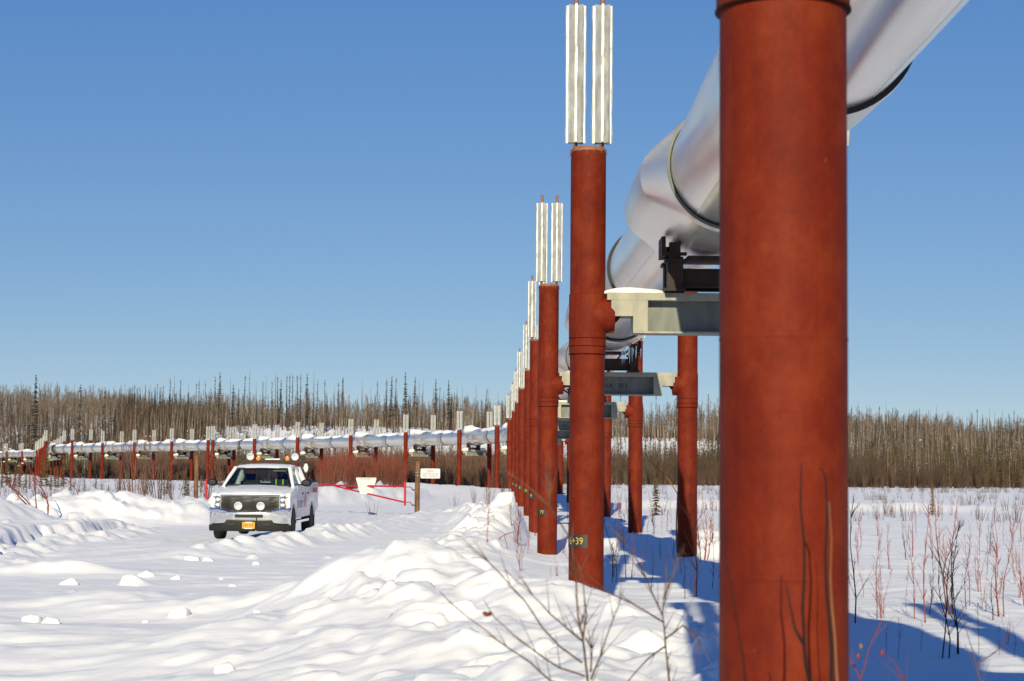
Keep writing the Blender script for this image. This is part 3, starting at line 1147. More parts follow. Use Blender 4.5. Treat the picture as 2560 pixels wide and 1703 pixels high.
def snow_lump(x, y, z, rz, sx, sy, sz, label, cat="snow patch", group="snow lying on the crossbeams", name="snow_patch", seed=0):
    mb = MB()
    nu, nv_ = 18, 7
    v, f = [], []
    rs = random.Random(seed)
    ph = [rs.uniform(0, 6.28) for _ in range(4)]
    for j in range(nv_):
        e = j / (nv_ - 1) * PI / 2
        for k in range(nu):
            an = 2 * PI * k / nu
            w = 1 + .18 * math.sin(2 * an + ph[0]) + .10 * math.sin(3 * an + ph[1] + j) + .06 * math.sin(5 * an + ph[2])
            rr = math.cos(e) ** .6 * w
            v.append((rr * math.cos(an) * sx, rr * math.sin(an) * sy, math.sin(e) * sz * (1 + .15 * math.sin(an + ph[3]))))
    for j in range(nv_ - 1):
        for k in range(nu):
            q = (k + 1) % nu
            f.append((j * nu + k, j * nu + q, (j + 1) * nu + q, (j + 1) * nu + k))
    f.append(tuple(range(nu))[::-1])
    mb.add(v, f)
    o = mb.build(name, M['snow'], None, smooth=True, auto=70, loc=(x, y, z))
    o.rotation_euler = (0, 0, rz)
    return tag(o, label, cat, group)


sn = 0
for i in range(2, NB - 1):
    c = (Vector((*LEFT[i], 0)) + Vector((*RIGHT[i], 0))) / 2
    nm = f"crossbeam {ORD[i - 10]} from the right" if i >= 10 else {2: "nearest visible crossbeam", 3: "6A 302 crossbeam", 4: "crossbeam behind the 6A 302 one", 5: "1323 crossbeam"}.get(i, f"{ORD[i - 6]} crossbeam behind the 1323 one")
    far = "far " if i >= 10 else ""
    for s in (-1, 1):
        if i in (3, 4) and s > 0:
            continue
        q = c + PERP[i] * (s * (.86 if i != 2 else .93))
        snow_lump(q.x, q.y, BEAM_TOP - .004, HEAD[i], .38 if i > 3 else .36, .17, .24 if i >= 10 else (.075 if i == 2 else .05),
                  f"snow on the {'left' if s < 0 else 'right'} end of the {far}{nm}", seed=i * 2 + s)

# ------------------------------------------------------------------ truck
TX, TY = -6.43, 46.5
TZ = .06
truck = empty("pickup_truck", (TX, TY, TZ), R_(-.6))
tag(truck, "white crew cab pickup truck with black grille cover and round roof lamps", "pickup truck")
WY = (1.02, 4.92)
WR = .405
AR = .50


def side_outline():
    p = [(.22, .62), (.20, 1.02), (.34, 1.16), (1.40, 1.30), (2.0, 1.35), (4.06, 1.37), (4.08, 1.40), (6.30, 1.43), (6.33, 1.30), (6.33, .70)]
    for yc in WY[::-1]:
        a0 = math.asin((.52 - WR) / AR)
        p.append((yc + AR * math.cos(a0), .52))
        for k in range(1, 12):
            a = a0 + (PI - 2 * a0) * k / 12
            p.append((yc + AR * math.cos(a), WR + AR * math.sin(a)))
        p.append((yc - AR * math.cos(a0), .52))
    p.append((.40, .54))
    return p


mb = MB()
for s in (-1, 1):
    a, b = sorted((s * .85, s * .985))
    mb.prism(side_outline(), 'x', a, b)
mb.build("body", M['paint'], truck, smooth=True, bevel=.035, auto=40)
# hood with a raised centre
mb = MB()
st = [(.165, 1.085, .70), (.175, 1.115, .76), (.24, 1.145, .85), (.40, 1.185, .865), (.8, 1.25, .87), (1.30, 1.305, .87), (1.62, 1.335, .87)]
v, f = [], []
xs = [-1, -.86, -.62, -.50, -.2, 0, .2, .50, .62, .86, 1]
zz = [-.05, .0, .008, .026, .032, .035, .032, .026, .008, .0, -.05]
for (y, z, w) in st:
    for x, dz in zip(xs, zz):
        v.append((x * w, y, z + dz))
nx = len(xs)
for i in range(len(st) - 1):
    for k in range(nx - 1):
        f.append((i * nx + k, i * nx + k + 1, (i + 1) * nx + k + 1, (i + 1) * nx + k))
mb.add(v, f)
mb.box(-.84, .84, .205, .25, .60, 1.07)
mb.build("hood", M['paint'], truck, smooth=True, auto=50)
mb = MB()
mb.box(-.845, .845, .30, 6.25, .50, .62)
mb.box(-.84, .84, 1.5, 1.56, .62, 1.27)
for yc in WY:
    mb.box(-.80, .80, yc - .5, yc + .5, .62, .95)
mb.build("chassis", M['gap'], truck)
# bed
mb = MB()
mb.box(-.845, .845, 4.09, 4.14, .62, 1.40)
mb.box(-.845, .845, 6.24, 6.30, .62, 1.40)
mb.box(-.845, .845, 4.14, 6.24, .62, .80)
mb.build("cargo_bed", M['paint'], truck)
mb = MB()
for s in (-1, 1):
    a, b = sorted((s * .86, s * .975))
    mb.box(a, b, 4.15, 6.28, 1.432, 1.455)
mb.build("bed_rail", M['plastic'], truck)
# greenhouse: roof, pillars
RW = [(-.70, 2.28, 1.80), (.70, 2.28, 1.80), (.70, 3.72, 1.80), (-.70, 3.72, 1.80)]
mb = MB()
st = [(2.22, 1.775, .70), (2.34, 1.835, .71), (2.7, 1.875, .715), (3.3, 1.885, .715), (3.75, 1.86, .71), (3.90, 1.80, .70)]
v, f = [], []
xs = [-1, -.94, -.6, 0, .6, .94, 1]
zz = [-.06, -.012, .012, .022, .012, -.012, -.06]
for (y, z, w) in st:
    for x, dz in zip(xs, zz):
        v.append((x * w, y, z + dz))
nx = len(xs)
for i in range(len(st) - 1):
    for k in range(nx - 1):
        f.append((i * nx + k, i * nx + k + 1, (i + 1) * nx + k + 1, (i + 1) * nx + k))
mb.add(v, f)
mb.build("roof", M['paint'], truck, smooth=True, auto=60)
mb = MB()
mb.box(-.66, .66, 2.35, 3.78, 1.76, 1.79)
mb.build("headliner", M['liner'], truck)
mb = MB()
for s in (-1, 1):
    mb.path([(s * .885, 1.50, 1.27), (s * .80, 1.85, 1.53), (s * .70, 2.26, 1.78)], [.055, .05, .05], 8)
    mb.path([(s * .89, 2.86, 1.32), (s * .71, 2.92, 1.78)], .05, 8)
    mb.path([(s * .88, 3.98, 1.34), (s * .70, 3.80, 1.79)], .09, 8)
    mb.path([(s * .70, 2.22, 1.775), (s * .708, 3.0, 1.81), (s * .70, 3.85, 1.79)], .045, 8)
mb.box(-.86, .86, 3.95, 4.04, 1.0, 1.36)
mb.build("pillars", M['paint'], truck, smooth=True)
mb = MB()
mb.path([(-.66, 2.24, 1.765), (.66, 2.24, 1.765)], .03, 8)
mb.path([(-.84, 1.53, 1.33), (.84, 1.53, 1.33)], .035, 8)
for s in (-1, 1):
    mb.path([(s * .835, 1.53, 1.33), (s * .665, 2.25, 1.765)], .022, 8)
mb.build("windshield_seal", M['gap'], truck)
glz = MB().add([(-.83, 1.52, 1.335), (.83, 1.52, 1.335), (.665, 2.25, 1.765), (-.665, 2.25, 1.765), (0, 1.46, 1.335), (0, 2.20, 1.775)], [(0, 4, 5, 3), (4, 1, 2, 5)])
glz.build("windshield", M['glass'], truck, smooth=True, auto=60)
MB().add([(-.80, 3.99, 1.36), (.80, 3.99, 1.36), (.66, 3.83, 1.76), (-.66, 3.83, 1.76)], [(0, 1, 2, 3)]).build("rear_window", M['glass'], truck)
for s in (-1, 1):
    MB().add([(s * .895, 1.75, 1.33), (s * .895, 2.84, 1.35), (s * .725, 2.88, 1.77), (s * .725, 2.30, 1.77)], [(0, 1, 2, 3)]).build("side_window", M['glass'], truck)
    MB().add([(s * .895, 2.92, 1.35), (s * .895, 3.88, 1.36), (s * .725, 3.76, 1.77), (s * .725, 2.97, 1.77)], [(0, 1, 2, 3)]).build("side_window", M['glass'], truck)
    for (y0, y1) in ((1.62, 2.86), (2.885, 3.96)):
        a, b = sorted((s * .984, s * .993))
        d = MB().box(a, b, y0, y1, .60 if y0 < 2 else .62, 1.315)
        d = d.build("door", M['paint'], truck, bevel=.004)
        a, b = sorted((s * .994, s * 1.012))
        MB().box(a, b, y1 - .26, y1 - .06, 1.12, 1.16).build("handle", M['plastic'], d, bevel=.005)
        if s > 0 and y0 < 2:
            me = text_mesh("SECURITY", .26, 'LEFT', .0005)
            me.materials.clear()
            me.materials.append(M['purple'])
            o = link("door_lettering", me, d, (.9945, 1.66, .86))
            o.rotation_euler = (PI / 2, 0, PI / 2)
        if s > 0 and y0 > 2:
            mb = MB()
            mb.prism([(2.98, .78), (3.12, .78), (3.26, 1.06), (3.40, .78), (3.54, .78), (3.30, 1.18), (3.22, 1.18)], 'x', .9935, .9955)
            mb.build("door_emblem", M['reddecal'], d)
mb = MB().box(.985, .9875, 5.0, 6.1, 1.14, 1.26)
mb.build("bed_decal", M['reddecal'], truck)
mb = MB()
for s in (-1, 1):
    a, b = sorted((s * .80, s * .97))
    mb.box(a, b, 1.62, 4.35, .40, .46)
mb.build("running_board", M['chrome'], truck)
# wheels
for yc in WY:
    for s in (-1, 1):
        w = empty("wheel", (s * .86, yc, WR))
        w.parent = truck
        prof = [(.26, -.12), (.37, -.125), (.395, -.10), (.405, -.06), (.405, .06), (.395, .10), (.37, .125), (.26, .12)]
        MB().lathe(prof, 36, (0, 0, 0), 'x').build("tyre", M['tyre'], w, smooth=True)
        mb = MB()
        mb.lathe([(.262, -.10), (.262, .10), (.235, .105), (.20, .06), (.09, .05), (.085, .085), (0, .09)] if s > 0 else [(0, -.09), (.085, -.085), (.09, -.05), (.20, -.06), (.235, -.105), (.262, -.10), (.262, .10)], 28, (0, 0, 0), 'x')
        mb.build("rim", M['rim'], w, smooth=True)
mb = MB()
for s in (-1, 1):
    a, b = sorted((s * .72, s * .99))
    mb.box(a, b, 5.46, 5.48, .22, .62)
mb.build("mud_flap", M['plastic'], truck)
# front end
mb = MB()
v = []
nx = 15
for (z, dy) in ((.715, .10), (.74, .085), (1.065, .115), (1.09, .14)):
    for k in range(nx):
        x = -.715 + 1.43 * k / (nx - 1)
        v.append((x, dy + .10 * (abs(x) / .715) ** 3 * .5 + .012 * math.sin(k * 2.1 + z * 17), z + .008 * math.sin(k * 1.3)))
f = [(r * nx + k, r * nx + k + 1, (r + 1) * nx + k + 1, (r + 1) * nx + k) for r in range(3) for k in range(nx - 1)]
mb.add(v, f)
mb.box(-.70, .70, .17, .204, .66, 1.08)
mb.build("grille_cover", M['vinyl'], truck, smooth=True)
mb = MB()
mb.path([(-.73, .16, 1.095), (-.4, .115, 1.10), (0, .105, 1.102), (.4, .115, 1.10), (.73, .16, 1.095)], .024, 10)
mb.build("grille_trim", M['chrome'], truck, smooth=True)
for s in (-1, 1):
    h = MB()
    a, b = sorted((s * .735, s * .97))
    h.add([(s * .735, .135, .81), (s * .97, .25, .82), (s * .965, .27, 1.08), (s * .735, .15, 1.08),
           (s * .735, .30, .81), (s * .97, .34, .82), (s * .965, .36, 1.08), (s * .735, .30, 1.08)],
          [(0, 1, 2, 3), (4, 7, 6, 5), (0, 4, 5, 1), (3, 2, 6, 7), (0, 3, 7, 4), (1, 5, 6, 2)])
    hl = h.build("headlight", M['headlamp'], truck)
    for zc in (.885, 1.015):
        MB().lathe([(0, -.006), (.05, -.004), (.066, .01), (.066, .04)], 20, (s * .80, .155, zc), 'y').build("reflector", M['chrome'], hl, smooth=True)
    MB().add([(s * .885, .198, .825), (s * .962, .238, .825), (s * .958, .250, 1.065), (s * .885, .206, 1.065)], [(0, 1, 2, 3)]).build("turn_lens", M['amber2'], hl)
mb = MB()
v, f = [], []
xs = [-1.005, -.97, -.8, -.5, -.2, .2, .5, .8, .97, 1.005]
for (z, dy) in ((.37, .075), (.47, .05), (.60, .022), (.685, .0), (.705, .005), (.725, .05), (.725, .16)):
    for x in xs:
        v.append((x, dy + .20 * abs(x) ** 4, z + (.085 if (abs(x) > .78 and z > .65) else 0)))
nx = len(xs)
f = [(r * nx + k, r * nx + k + 1, (r + 1) * nx + k + 1, (r + 1) * nx + k) for r in range(6) for k in range(nx - 1)]
mb.add(v, f)
mb.build("bumper", M['chrome'], truck, smooth=True, auto=60)
MB().box(-.345, .345, .004, .05, .56, .64).build("bumper_opening", M['gap'], truck)
mb = MB()
v, f = [], []
xs = [-1.01, -.96, -.85, -.72, -.63, -.56, -.2, .2, .56, .63, .72, .85, .96, 1.01]
for x in xs:
    zt = .49 if abs(x) < .6 else (.40 if abs(x) < .66 else .385)
    for (z, dy) in ((zt, .045), (zt, -.004), (.30, .0), (.235, .03), (.225, .12)):
        v.append((x, dy + .20 * abs(x) ** 4, z))
for k in range(len(xs) - 1):
    for q in range(4):
        f.append((k * 5 + q, k * 5 + q + 1, k * 5 + q + 6, k * 5 + q + 5))
mb.add(v, f)
vl = mb.build("lower_valance", M['plastic'], truck, smooth=True)
for s in (-1, 1):
    MB().box(s * .43 - .10, s * .43 + .10, -.012, .02, .365, .435).build("tow_hook_slot", M['gap'], vl, bevel=.004)
lp = MB().box(-.155, .155, -.034, -.012, .295, .455).build("licence_plate", M['lic'], truck)
MB().box(-.10, .10, -.037, -.0345, .286, .312).build("plate_frame", M['white'], lp)
MB().box(-.08, .08, -.037, -.0345, .440, .462).build("plate_frame", M['white'], lp)
mb = MB()
for k, x in enumerate((-.125, -.085, -.045, .02, .06, .10)):
    z0 = .335
    mb.box(x, x + .010, -.0365, -.0342, z0, z0 + .075)
    mb.box(x + .011, x + .027, -.0365, -.0342, z0 + (.065 if k % 2 else .0), z0 + (.075 if k % 2 else .01))
    mb.box(x + .018, x + .028, -.0366, -.0342, z0 + .02, z0 + .064)
mb.build("plate_marks", M['licdark'], lp)
for s in (-1, 1):
    x = s * .276
    fl = MB().lathe([(0, -.012), (.085, -.006), (.092, .0)], 28, (x, .055, .845), 'y').build("driving_lamp", M['lamp'], truck, smooth=True)
    MB().lathe([(.092, -.004), (.101, -.002), (.101, .05), (.04, .08)], 28, (x, .055, .845), 'y').build("lamp_rim", M['white'], fl, smooth=True)
mb = MB()
mb.path([(.18, -.005, .56), (.195, -.02, .45), (.185, -.01, .25)], .008, 6)
mb.build("block_heater_cord", M['gap'], truck)
MB().box(.172, .198, -.035, -.01, .215, .255).build("cord_plug", M['lic'], truck)
for s in (-1, 1):
    mb = MB()
    mb.lathe([(0, -.10), (.06, -.09), (.09, -.04), (.095, .03), (.08, .06), (0, .065)], 20, (0, 0, 0), 'y')
    for k in range(len(mb.v)):
        x, y, z = mb.v[k]
        mb.v[k] = (x * 1.45 + s * 1.20, y + 1.72, z * 1.0 + 1.415)
    mb.box(*sorted((s * .90, s * 1.10)), 1.70, 1.76, 1.345, 1.39)
    mb.build("wing_mirror", M['plastic'], truck, smooth=True)
# headache rack with lamps behind the cab
mb = MB()
mb.box(-.84, .84, 4.12, 4.19, 1.945, 1.985)
mb.path([(-.84, 4.155, 1.965), (-.93, 4.155, 1.94)], .02, 6)
mb.path([(.84, 4.155, 1.965), (.93, 4.155, 1.94)], .02, 6)
for s in (-1, 1):
    mb.box(*sorted((s * .74, s * .80)), 4.12, 4.18, 1.40, 1.945)
mb.build("lamp_rack", M['plastic'], truck)


def lamp(x, r, z, lens, shell, nm):
    l = MB().lathe([(0, -.012), (r * .8, -.008), (r * .9, .0)], 24, (x, 4.10, z), 'y').build(nm, lens, truck, smooth=True)
    MB().lathe([(r * .88, -.004), (r, -.002), (r, .05), (r * .4, .10), (0, .10)], 24, (x, 4.10, z), 'y').build("lamp_housing", shell, l, smooth=True)


for s in (-1, 1):
    lamp(s * .60, .098, 2.095, M['lamp'], M['white'], "roof_lamp")
    lamp(s * .805, .075, 2.075, M['gap'], M['plastic'], "horn_speaker")
    lamp(s * .39, .056, 2.045, M['amber'], M['amber'], "amber_lamp")
mb = MB()
mb.box(-.215, .215, 4.08, 4.20, 1.992, 2.055)
mb.build("light_bar", M['rim'], truck, bevel=.02)
MB().path([(.33, 4.16, 1.98), (.335, 4.18, 2.40)], .005, 6).build("antenna", M['plastic'], truck)
mb = MB()
mb.lathe([(0, -.03), (.055, -.02), (.065, .0), (.05, .05), (0, .06)], 20, (0, 0, 0), 'y')
for k in range(len(mb.v)):
    x, y, z = mb.v[k]
    mb.v[k] = (x + .90, y + 4.08, z * 1.9 + 1.80)
mb.path([(.90, 4.10, 1.80), (.80, 4.15, 1.80)], .014, 6)
mb.build("work_lamp", M['white'], truck, smooth=True)
# cabin
mb = MB()
mb.box(-.80, .80, 1.62, 2.0, .9, 1.23)
mb.box(-.84, .84, 1.6, 3.95, .55, .62)
mb.build("dashboard", M['interior'], truck, bevel=.03)
for x in (-.42, .42):
    s_ = MB()
    s_.box(x - .27, x + .27, 2.5, 3.0, .80, .95)
    s_.box(x - .26, x + .26, 2.95, 3.10, .95, 1.45)
    s_.box(x - .14, x + .14, 2.98, 3.08, 1.47, 1.64)
    s_.build("seat", M['interior'], truck, bevel=.04)
s_ = MB()
s_.box(-.70, .70, 3.55, 3.90, .80, .95)
s_.box(-.70, .70, 3.78, 3.92, .95, 1.38)
s_.build("rear_seat", M['interior'], truck, bevel=.04)
mb = MB()
for k in range(24):
    a0, a1 = 2 * PI * k / 24, 2 * PI * (k + 1) / 24
    mb.path([(.42 + .185 * math.cos(a0), 2.16 + .07 * math.sin(a0), 1.17 + .165 * math.sin(a0)), (.42 + .185 * math.cos(a1), 2.16 + .07 * math.sin(a1), 1.17 + .165 * math.sin(a1))], .015, 6, False)
mb.path([(.42, 1.9, 1.05), (.42, 2.16, 1.17)], .02, 6)
mb.path([(.25, 2.15, 1.17), (.59, 2.15, 1.17)], .012, 6)
mb.build("steering_wheel", M['interior'], truck)
MB().box(.28, .62, 2.20, 2.36, 1.70, 1.735).build("sun_visor", M['liner'], truck)
MB().box(-.11, .11, 2.17, 2.20, 1.62, 1.68).build("rear_mirror", M['interior'], truck)

# driver
drv = empty("person", (TX + .42, TY + 2.72, TZ + .95))
tag(drv, "person in dark coat with lime reflective stripes sitting at the wheel of the white truck", "person")


def skin_body(name, verts, edges, radii, mat, parent):
    me = bpy.data.meshes.new(name)
    me.from_pydata(verts, edges, [])
    o = bpy.data.objects.new(name, me)
    COL.objects.link(o)
    o.modifiers.new("Skin", 'SKIN')
    for k, rr in enumerate(radii):
        me.skin_vertices[0].data[k].radius = (rr, rr)
    me.skin_vertices[0].data[0].use_root = True
    sb = o.modifiers.new("Subsurf", 'SUBSURF')
    sb.levels = sb.render_levels = 1
    bpy.context.view_layer.update()
    m2 = bpy.data.meshes.new_from_object(o.evaluated_get(bpy.context.evaluated_depsgraph_get()))
    bpy.data.objects.remove(o)
    m2.materials.clear()
    m2.materials.append(mat)
    for p in m2.polygons:
        p.use_smooth = True
    return link(name, m2, parent)


pv = [(0, .1, .10), (0, .08, .28), (0, .06, .46), (0, .03, .56), (0, .0, .62), (-.18, .05, .50), (-.24, -.10, .28), (-.14, -.36, .24),
      (.18, .05, .50), (.24, -.10, .28), (.14, -.36, .24), (-.10, -.1, .05), (-.12, -.38, .02), (.10, -.1, .05), (.12, -.38, .02)]
pe = [(0, 1), (1, 2), (2, 3), (3, 4), (2, 5), (5, 6), (6, 7), (2, 8), (8, 9), (9, 10), (0, 11), (11, 12), (0, 13), (13, 14)]
body = skin_body("body", pv, pe, [.14, .15, .13, .06, .055, .075, .055, .045, .075, .055, .045, .09, .07, .09, .07], M['coat'], drv)
mb = MB()
mb.lathe([(0, -.125), (.05, -.115), (.072, -.06), (.078, 0), (.082, .05), (.06, .105), (0, .125)], 18, (0, -.01, .72), 'z')
mb.path([(0, -.085, .71), (0, -.112, .695)], [.012, .016], 6)
for s in (-1, 1):
    mb.path([(s * .08, .0, .73), (s * .092, .005, .70)], .014, 6)
mb.build("head", M['skin'], drv, smooth=True)
mb = MB()
mb.lathe([(.086, .03), (.087, .06), (.068, .115), (0, .137)], 18, (0, .0, .72), 'z')
mb.box(-.07, .07, -.15, -.07, .735, .748)
mb.build("cap", M['coat'], drv, smooth=True)
for s in (-1, 1):
    mb = MB()
    mb.path([(s * .09, -.085, .55), (s * .09, -.10, .35), (s * .08, -.075, .15)], .022, 6)
    mb.build("reflective_stripe", M['hivis'], drv)
    mb = MB()
    hb = Vector((s * .15, -.40, .245))
    mb.box(hb.x - .035, hb.x + .035, hb.y - .05, hb.y + .03, hb.z - .015, hb.z + .015)
    for k, ln in enumerate((.050, .060, .055, .045)):
        x = hb.x - .028 + k * .019
        mb.path([(x, hb.y - .05, hb.z), (x, hb.y - .05 - ln * .6, hb.z + .005), (x, hb.y - .05 - ln * .7, hb.z - .03)], [.010, .009, .007], 6)
    mb.path([(hb.x - s * .03, hb.y, hb.z), (hb.x - s * .055, hb.y - .03, hb.z + .01)], [.012, .009], 6)
    mb.build("hand", M['skin'], drv, smooth=True)

# ------------------------------------------------------------------ gate
GRT = at(1043, 1290, 77.0)
GLT = at(489, 1290, 85.5)
RE = Vector((at(1013, 1200, 77.3).x, 77.3, 0))
LE = Vector((at(516, 1200, 85.0).x, 85.0, 0))


def gate_post(p, top, label):
    r = empty("gate_post", (p.x, p.y, 0))
    tag(r, label, "gate post", "rusty posts of the red gate")
    MB().path([(0, 0, -.6), (-.01, 0, 1.0), (.01, 0, top)], .105, 20).build("tube", M['rusty'], r, smooth=True)
    mb = MB()
    mb.lathe([(.108, top - .05), (.122, top - .03), (.122, top), (.10, top + .006)], 20, (.01, 0, 0))
    mb.build("rim", M['rustorange'], r, smooth=True)
    return r


gpr = gate_post(GRT, 2.22, "rust brown tube post carrying the white Please sign at the right end of the gate")
gpl = gate_post(GLT, 2.45, "rust brown tube post standing left of the truck at the left end of the gate")
GZT, GZB = 1.20, .56
mid = LE.lerp(RE, .5)
for (e, gp, lab) in ((RE, gpr, "red tube gate leaf right of the truck with a slanting brace"), (LE, gpl, "red tube gate leaf left of and behind the truck")):
    r = empty("gate_leaf", (e.x, e.y, 0))
    tag(r, lab, "gate", "leaves of the red tube gate")
    d = (mid - e)
    L = d.length
    d = d / L
    MB().path([(0, 0, .42), (0, 0, 1.40)], .045, 14).build("hinge_upright", M['gatered'], r, smooth=True)
    mb = MB()
    mb.path([d * .05 + Vector((0, 0, GZT)), d * (L - .04) + Vector((0, 0, GZT))], .038, 14)
    mb.build("top_rail", M['gatered'], r, smooth=True)
    mb = MB()
    mb.path([d * .05 + Vector((0, 0, GZB)), d * (L * .66) + Vector((0, 0, GZT - .03))], .034, 14)
    mb.build("brace", M['gatered'], r, smooth=True)
    base = Vector((gp.location.x, gp.location.y, 0))
    out = base - e
    for h in (GZT - .02, GZB):
        mb = MB()
        o2 = out * .45
        o3 = out * .58
        mb.path([(0, 0, h), o2 + Vector((0, 0, h)), o3 + Vector((0, 0, h - .11)), out + Vector((0, 0, h - .13))], [.018, .018, .030, .036], 8)
        mb.build("hinge_bracket", M['rustorange'], r)

# please sign
sg = empty("notice_sign", (GRT.x + .52, GRT.y - .13, 1.74), R_(3))
tag(sg, "white rectangular Please sign strapped to the right gate post", "sign")
w, h = .79, .40
mb = MB()
pts = []
for (cx, cz, a0) in ((w / 2 - .04, h / 2 - .04, 0), (-w / 2 + .04, h / 2 - .04, 90), (-w / 2 + .04, -h / 2 + .04, 180), (w / 2 - .04, -h / 2 + .04, 270)):
    for k in range(4):
        a = R_(a0 + 30 * k)
        pts.append((cx + .04 * math.cos(a), cz + .04 * math.sin(a)))
mb.prism(pts, 'y', -.008, .008)
mb.build("panel", M['white'], sg)


def lettering(parent, txt, size, x, z, y, mat, align='CENTER'):
    me = text_mesh(txt, size, align, .0005)
    me.materials.clear()
    me.materials.append(mat)
    o = link("lettering", me, parent, (x, y, z))
    o.rotation_euler = (PI / 2, 0, 0)
    return o


lettering(sg, "Please!", .105, 0, .105, -.0095, M['signbrown'])
for k, tx in enumerate(("Do Not Block Access", "Access Must Be Kept", "Clear for Emergencies")):
    lettering(sg, tx, .073, 0, .015 - k * .065, -.0095, M['signgrey'])
mb = MB()
for s in (-1, 1):
    mb.lathe([(.112, -.012), (.116, -.012), (.116, .012), (.112, .012)], 20, (-.52, .13, s * .06 - .02), 'z')
    mb.box(-.42, -.30, .008, .03, s * .06 - .032, s * .06 - .008)
mb.build("strap", M['rim'], sg)
for z in (.165, -.175):
    MB().lathe([(.008, -.012), (.008, -.008)], 10, (0, 0, z), 'y').build("bolt", M['gap'], sg)

# gate sign
dG = (LE - RE).normalized()
tG = (at(917, 1215, 79).x - RE.x) / dG.x
pG = RE + dG * tG
gs = empty("gate_sign", (pG.x, pG.y - .07, .07), R_(2))
tag(gs, "white tapered notice board with faded lettering hung on the red gate", "sign")
mb = MB()
mb.prism([(-.40, 1.475), (-.425, 1.43), (-.25, .81), (-.21, .79), (.22, .79), (.26, .81), (.43, 1.43), (.405, 1.475)], 'y', -.010, .010)
mb.build("panel", M['white'], gs, bevel=.006)
lettering(gs, "TRANS ALASKA PIPELINE", .052, 0, 1.425, -.0115, M['signbrown'])
lettering(gs, "SYSTEM ACCESS", .048, 0, 1.375, -.0115, M['signbrown'])
mb = MB()
mb.prism([(-.28, 1.20), (-.20, 1.30), (-.22, 1.20), (-.16, 1.24), (-.20, 1.14)], 'y', -.0125, -.0102)
mb.build("faded_mark", M['green'], gs)
mb = MB()
for k, (x0, x1) in enumerate(((-.12, .20), (-.10, .24), (-.25, .26), (-.24, .22), (-.22, -.02), (.06, .24), (-.20, .20), (-.19, .16))):
    z = (1.28, 1.22, 1.10, 1.04, .98, .98, .92, .87)[k]
    x = x0
    while x < x1:
        ww = random.uniform(.02, .06)
        mb.box(x, min(x + ww, x1), -.0122, -.0102, z, z + .016)
        x += ww + .012
mb.build("faded_lettering", M['faint'], gs)

def ground_hit(px, py, z=30.0):
    for _ in range(24):
        q = at(px, py, z)
        g = H1(q.x, q.y)
        z = .5 * z + .5 * max(8, min(300, z * (CAMH - g) / max(.03, CAMH - q.z)))
    return at(px, py, z)


# ------------------------------------------------------------------ snow chunks on the plain
CHUNKS = [(520, 1402, .16, "low snow block at the left edge of the ploughed road"), (170, 1462, .20, "broken snow block group left of centre on the road"), (365, 1440, .17, "rounded snow block beside the tyre tracks"),
          (440, 1448, .13, "small angular snow block with a dark shaded side"), (583, 1464, .10, "small round snow block in the middle of the plain"), (640, 1412, .11, "small pale snow block below the truck"),
          (480, 1390, .22, "pointed snow drift block before the truck"), (80, 1556, .20, "left one of two snow blocks at the far left"), (125, 1560, .14, "right one of two snow blocks at the far left"),
          (450, 1540, .20, "large snow block in the left foreground"), (362, 1556, .06, "tiny upright snow crumb in the left foreground"), (560, 1680, .17, "tall rounded snow lump at the bottom edge"),
          (640, 1536, .08, "small snow crumb on the foreground drift"), (552, 1448, .06, "tiny snow crumb right of the tyre tracks")]
for k, (px, py, s, lab) in enumerate(CHUNKS):
    s *= .8
    q = ground_hit(px, py)
    rs = random.Random(900 + k)
    bm = bmesh.new()
    for _ in range(22):
        d = Vector((rs.gauss(0, 1), rs.gauss(0, 1), rs.gauss(0, 1))).normalized() * rs.uniform(.7, 1.1)
        bm.verts.new((d.x * s * 1.15, d.y * s * .85, d.z * s * .70))
    bmesh.ops.convex_hull(bm, input=bm.verts)
    bmesh.ops.delete(bm, geom=[v for v in bm.verts if not v.link_faces], context='VERTS')
    bmesh.ops.subdivide_edges(bm, edges=bm.edges[:], cuts=2, use_grid_fill=True)
    for _ in range(1):
        bmesh.ops.smooth_vert(bm, verts=bm.verts[:], factor=.45, use_axis_x=True, use_axis_y=True, use_axis_z=True)
    for v in bm.verts:
        v.co *= 1 + .05 * math.sin(v.co.x * 31 / s) * math.sin(v.co.y * 17 / s + k) + .04 * math.sin(v.co.z * 23 / s)
    for fc in bm.faces:
        fc.smooth = True
    me = bpy.data.meshes.new("snow_block")
    bm.to_mesh(me)
    bm.free()
    me.materials.append(M['snow'])
    o = link("snow_block", me, None, (q.x, q.y, H1(q.x, q.y) + s * .02), rs.uniform(0, 6))
    tag(o, lab, "snow block", "loose snow blocks on the plain")


# ------------------------------------------------------------------ plants
class TB:
    """triangle soup with two materials: 0 trunk, 1 crown"""
    def __init__(s):
        s.t = []
        s.k = []

    def tri(s, a, b, c, k):
        s.t.append((a, b, c))
        s.k.append(k)

    def blade(s, a, b, w, k, rnd):
        d = Vector(b) - Vector(a)
        p = d.cross(Vector((rnd.uniform(-1, 1), rnd.uniform(-1, 1), rnd.uniform(-.3, .3))))
        if p.length < 1e-6:
            p = Vector((1, 0, 0))
        p = p.normalized() * w * .5
        a = Vector(a)
        s.tri(tuple(a - p), tuple(a + p), tuple(b), k)

    def stem(s, pts, rad, k, n=4):
        rings = []
        for (p, r) in zip(pts, rad):
            rings.append([(p[0] + r * math.cos(2 * PI * j / n + .4), p[1] + r * math.sin(2 * PI * j / n + .4), p[2]) for j in range(n)])
        for i in range(len(pts) - 1):
            for j in range(n):
                q = (j + 1) % n
                s.tri(rings[i][j], rings[i][q], rings[i + 1][q], k)
                s.tri(rings[i][j], rings[i + 1][q], rings[i + 1][j], k)

    def arrays(s):
        return np.array(s.t, dtype=np.float32), np.array(s.k, dtype=np.int32)


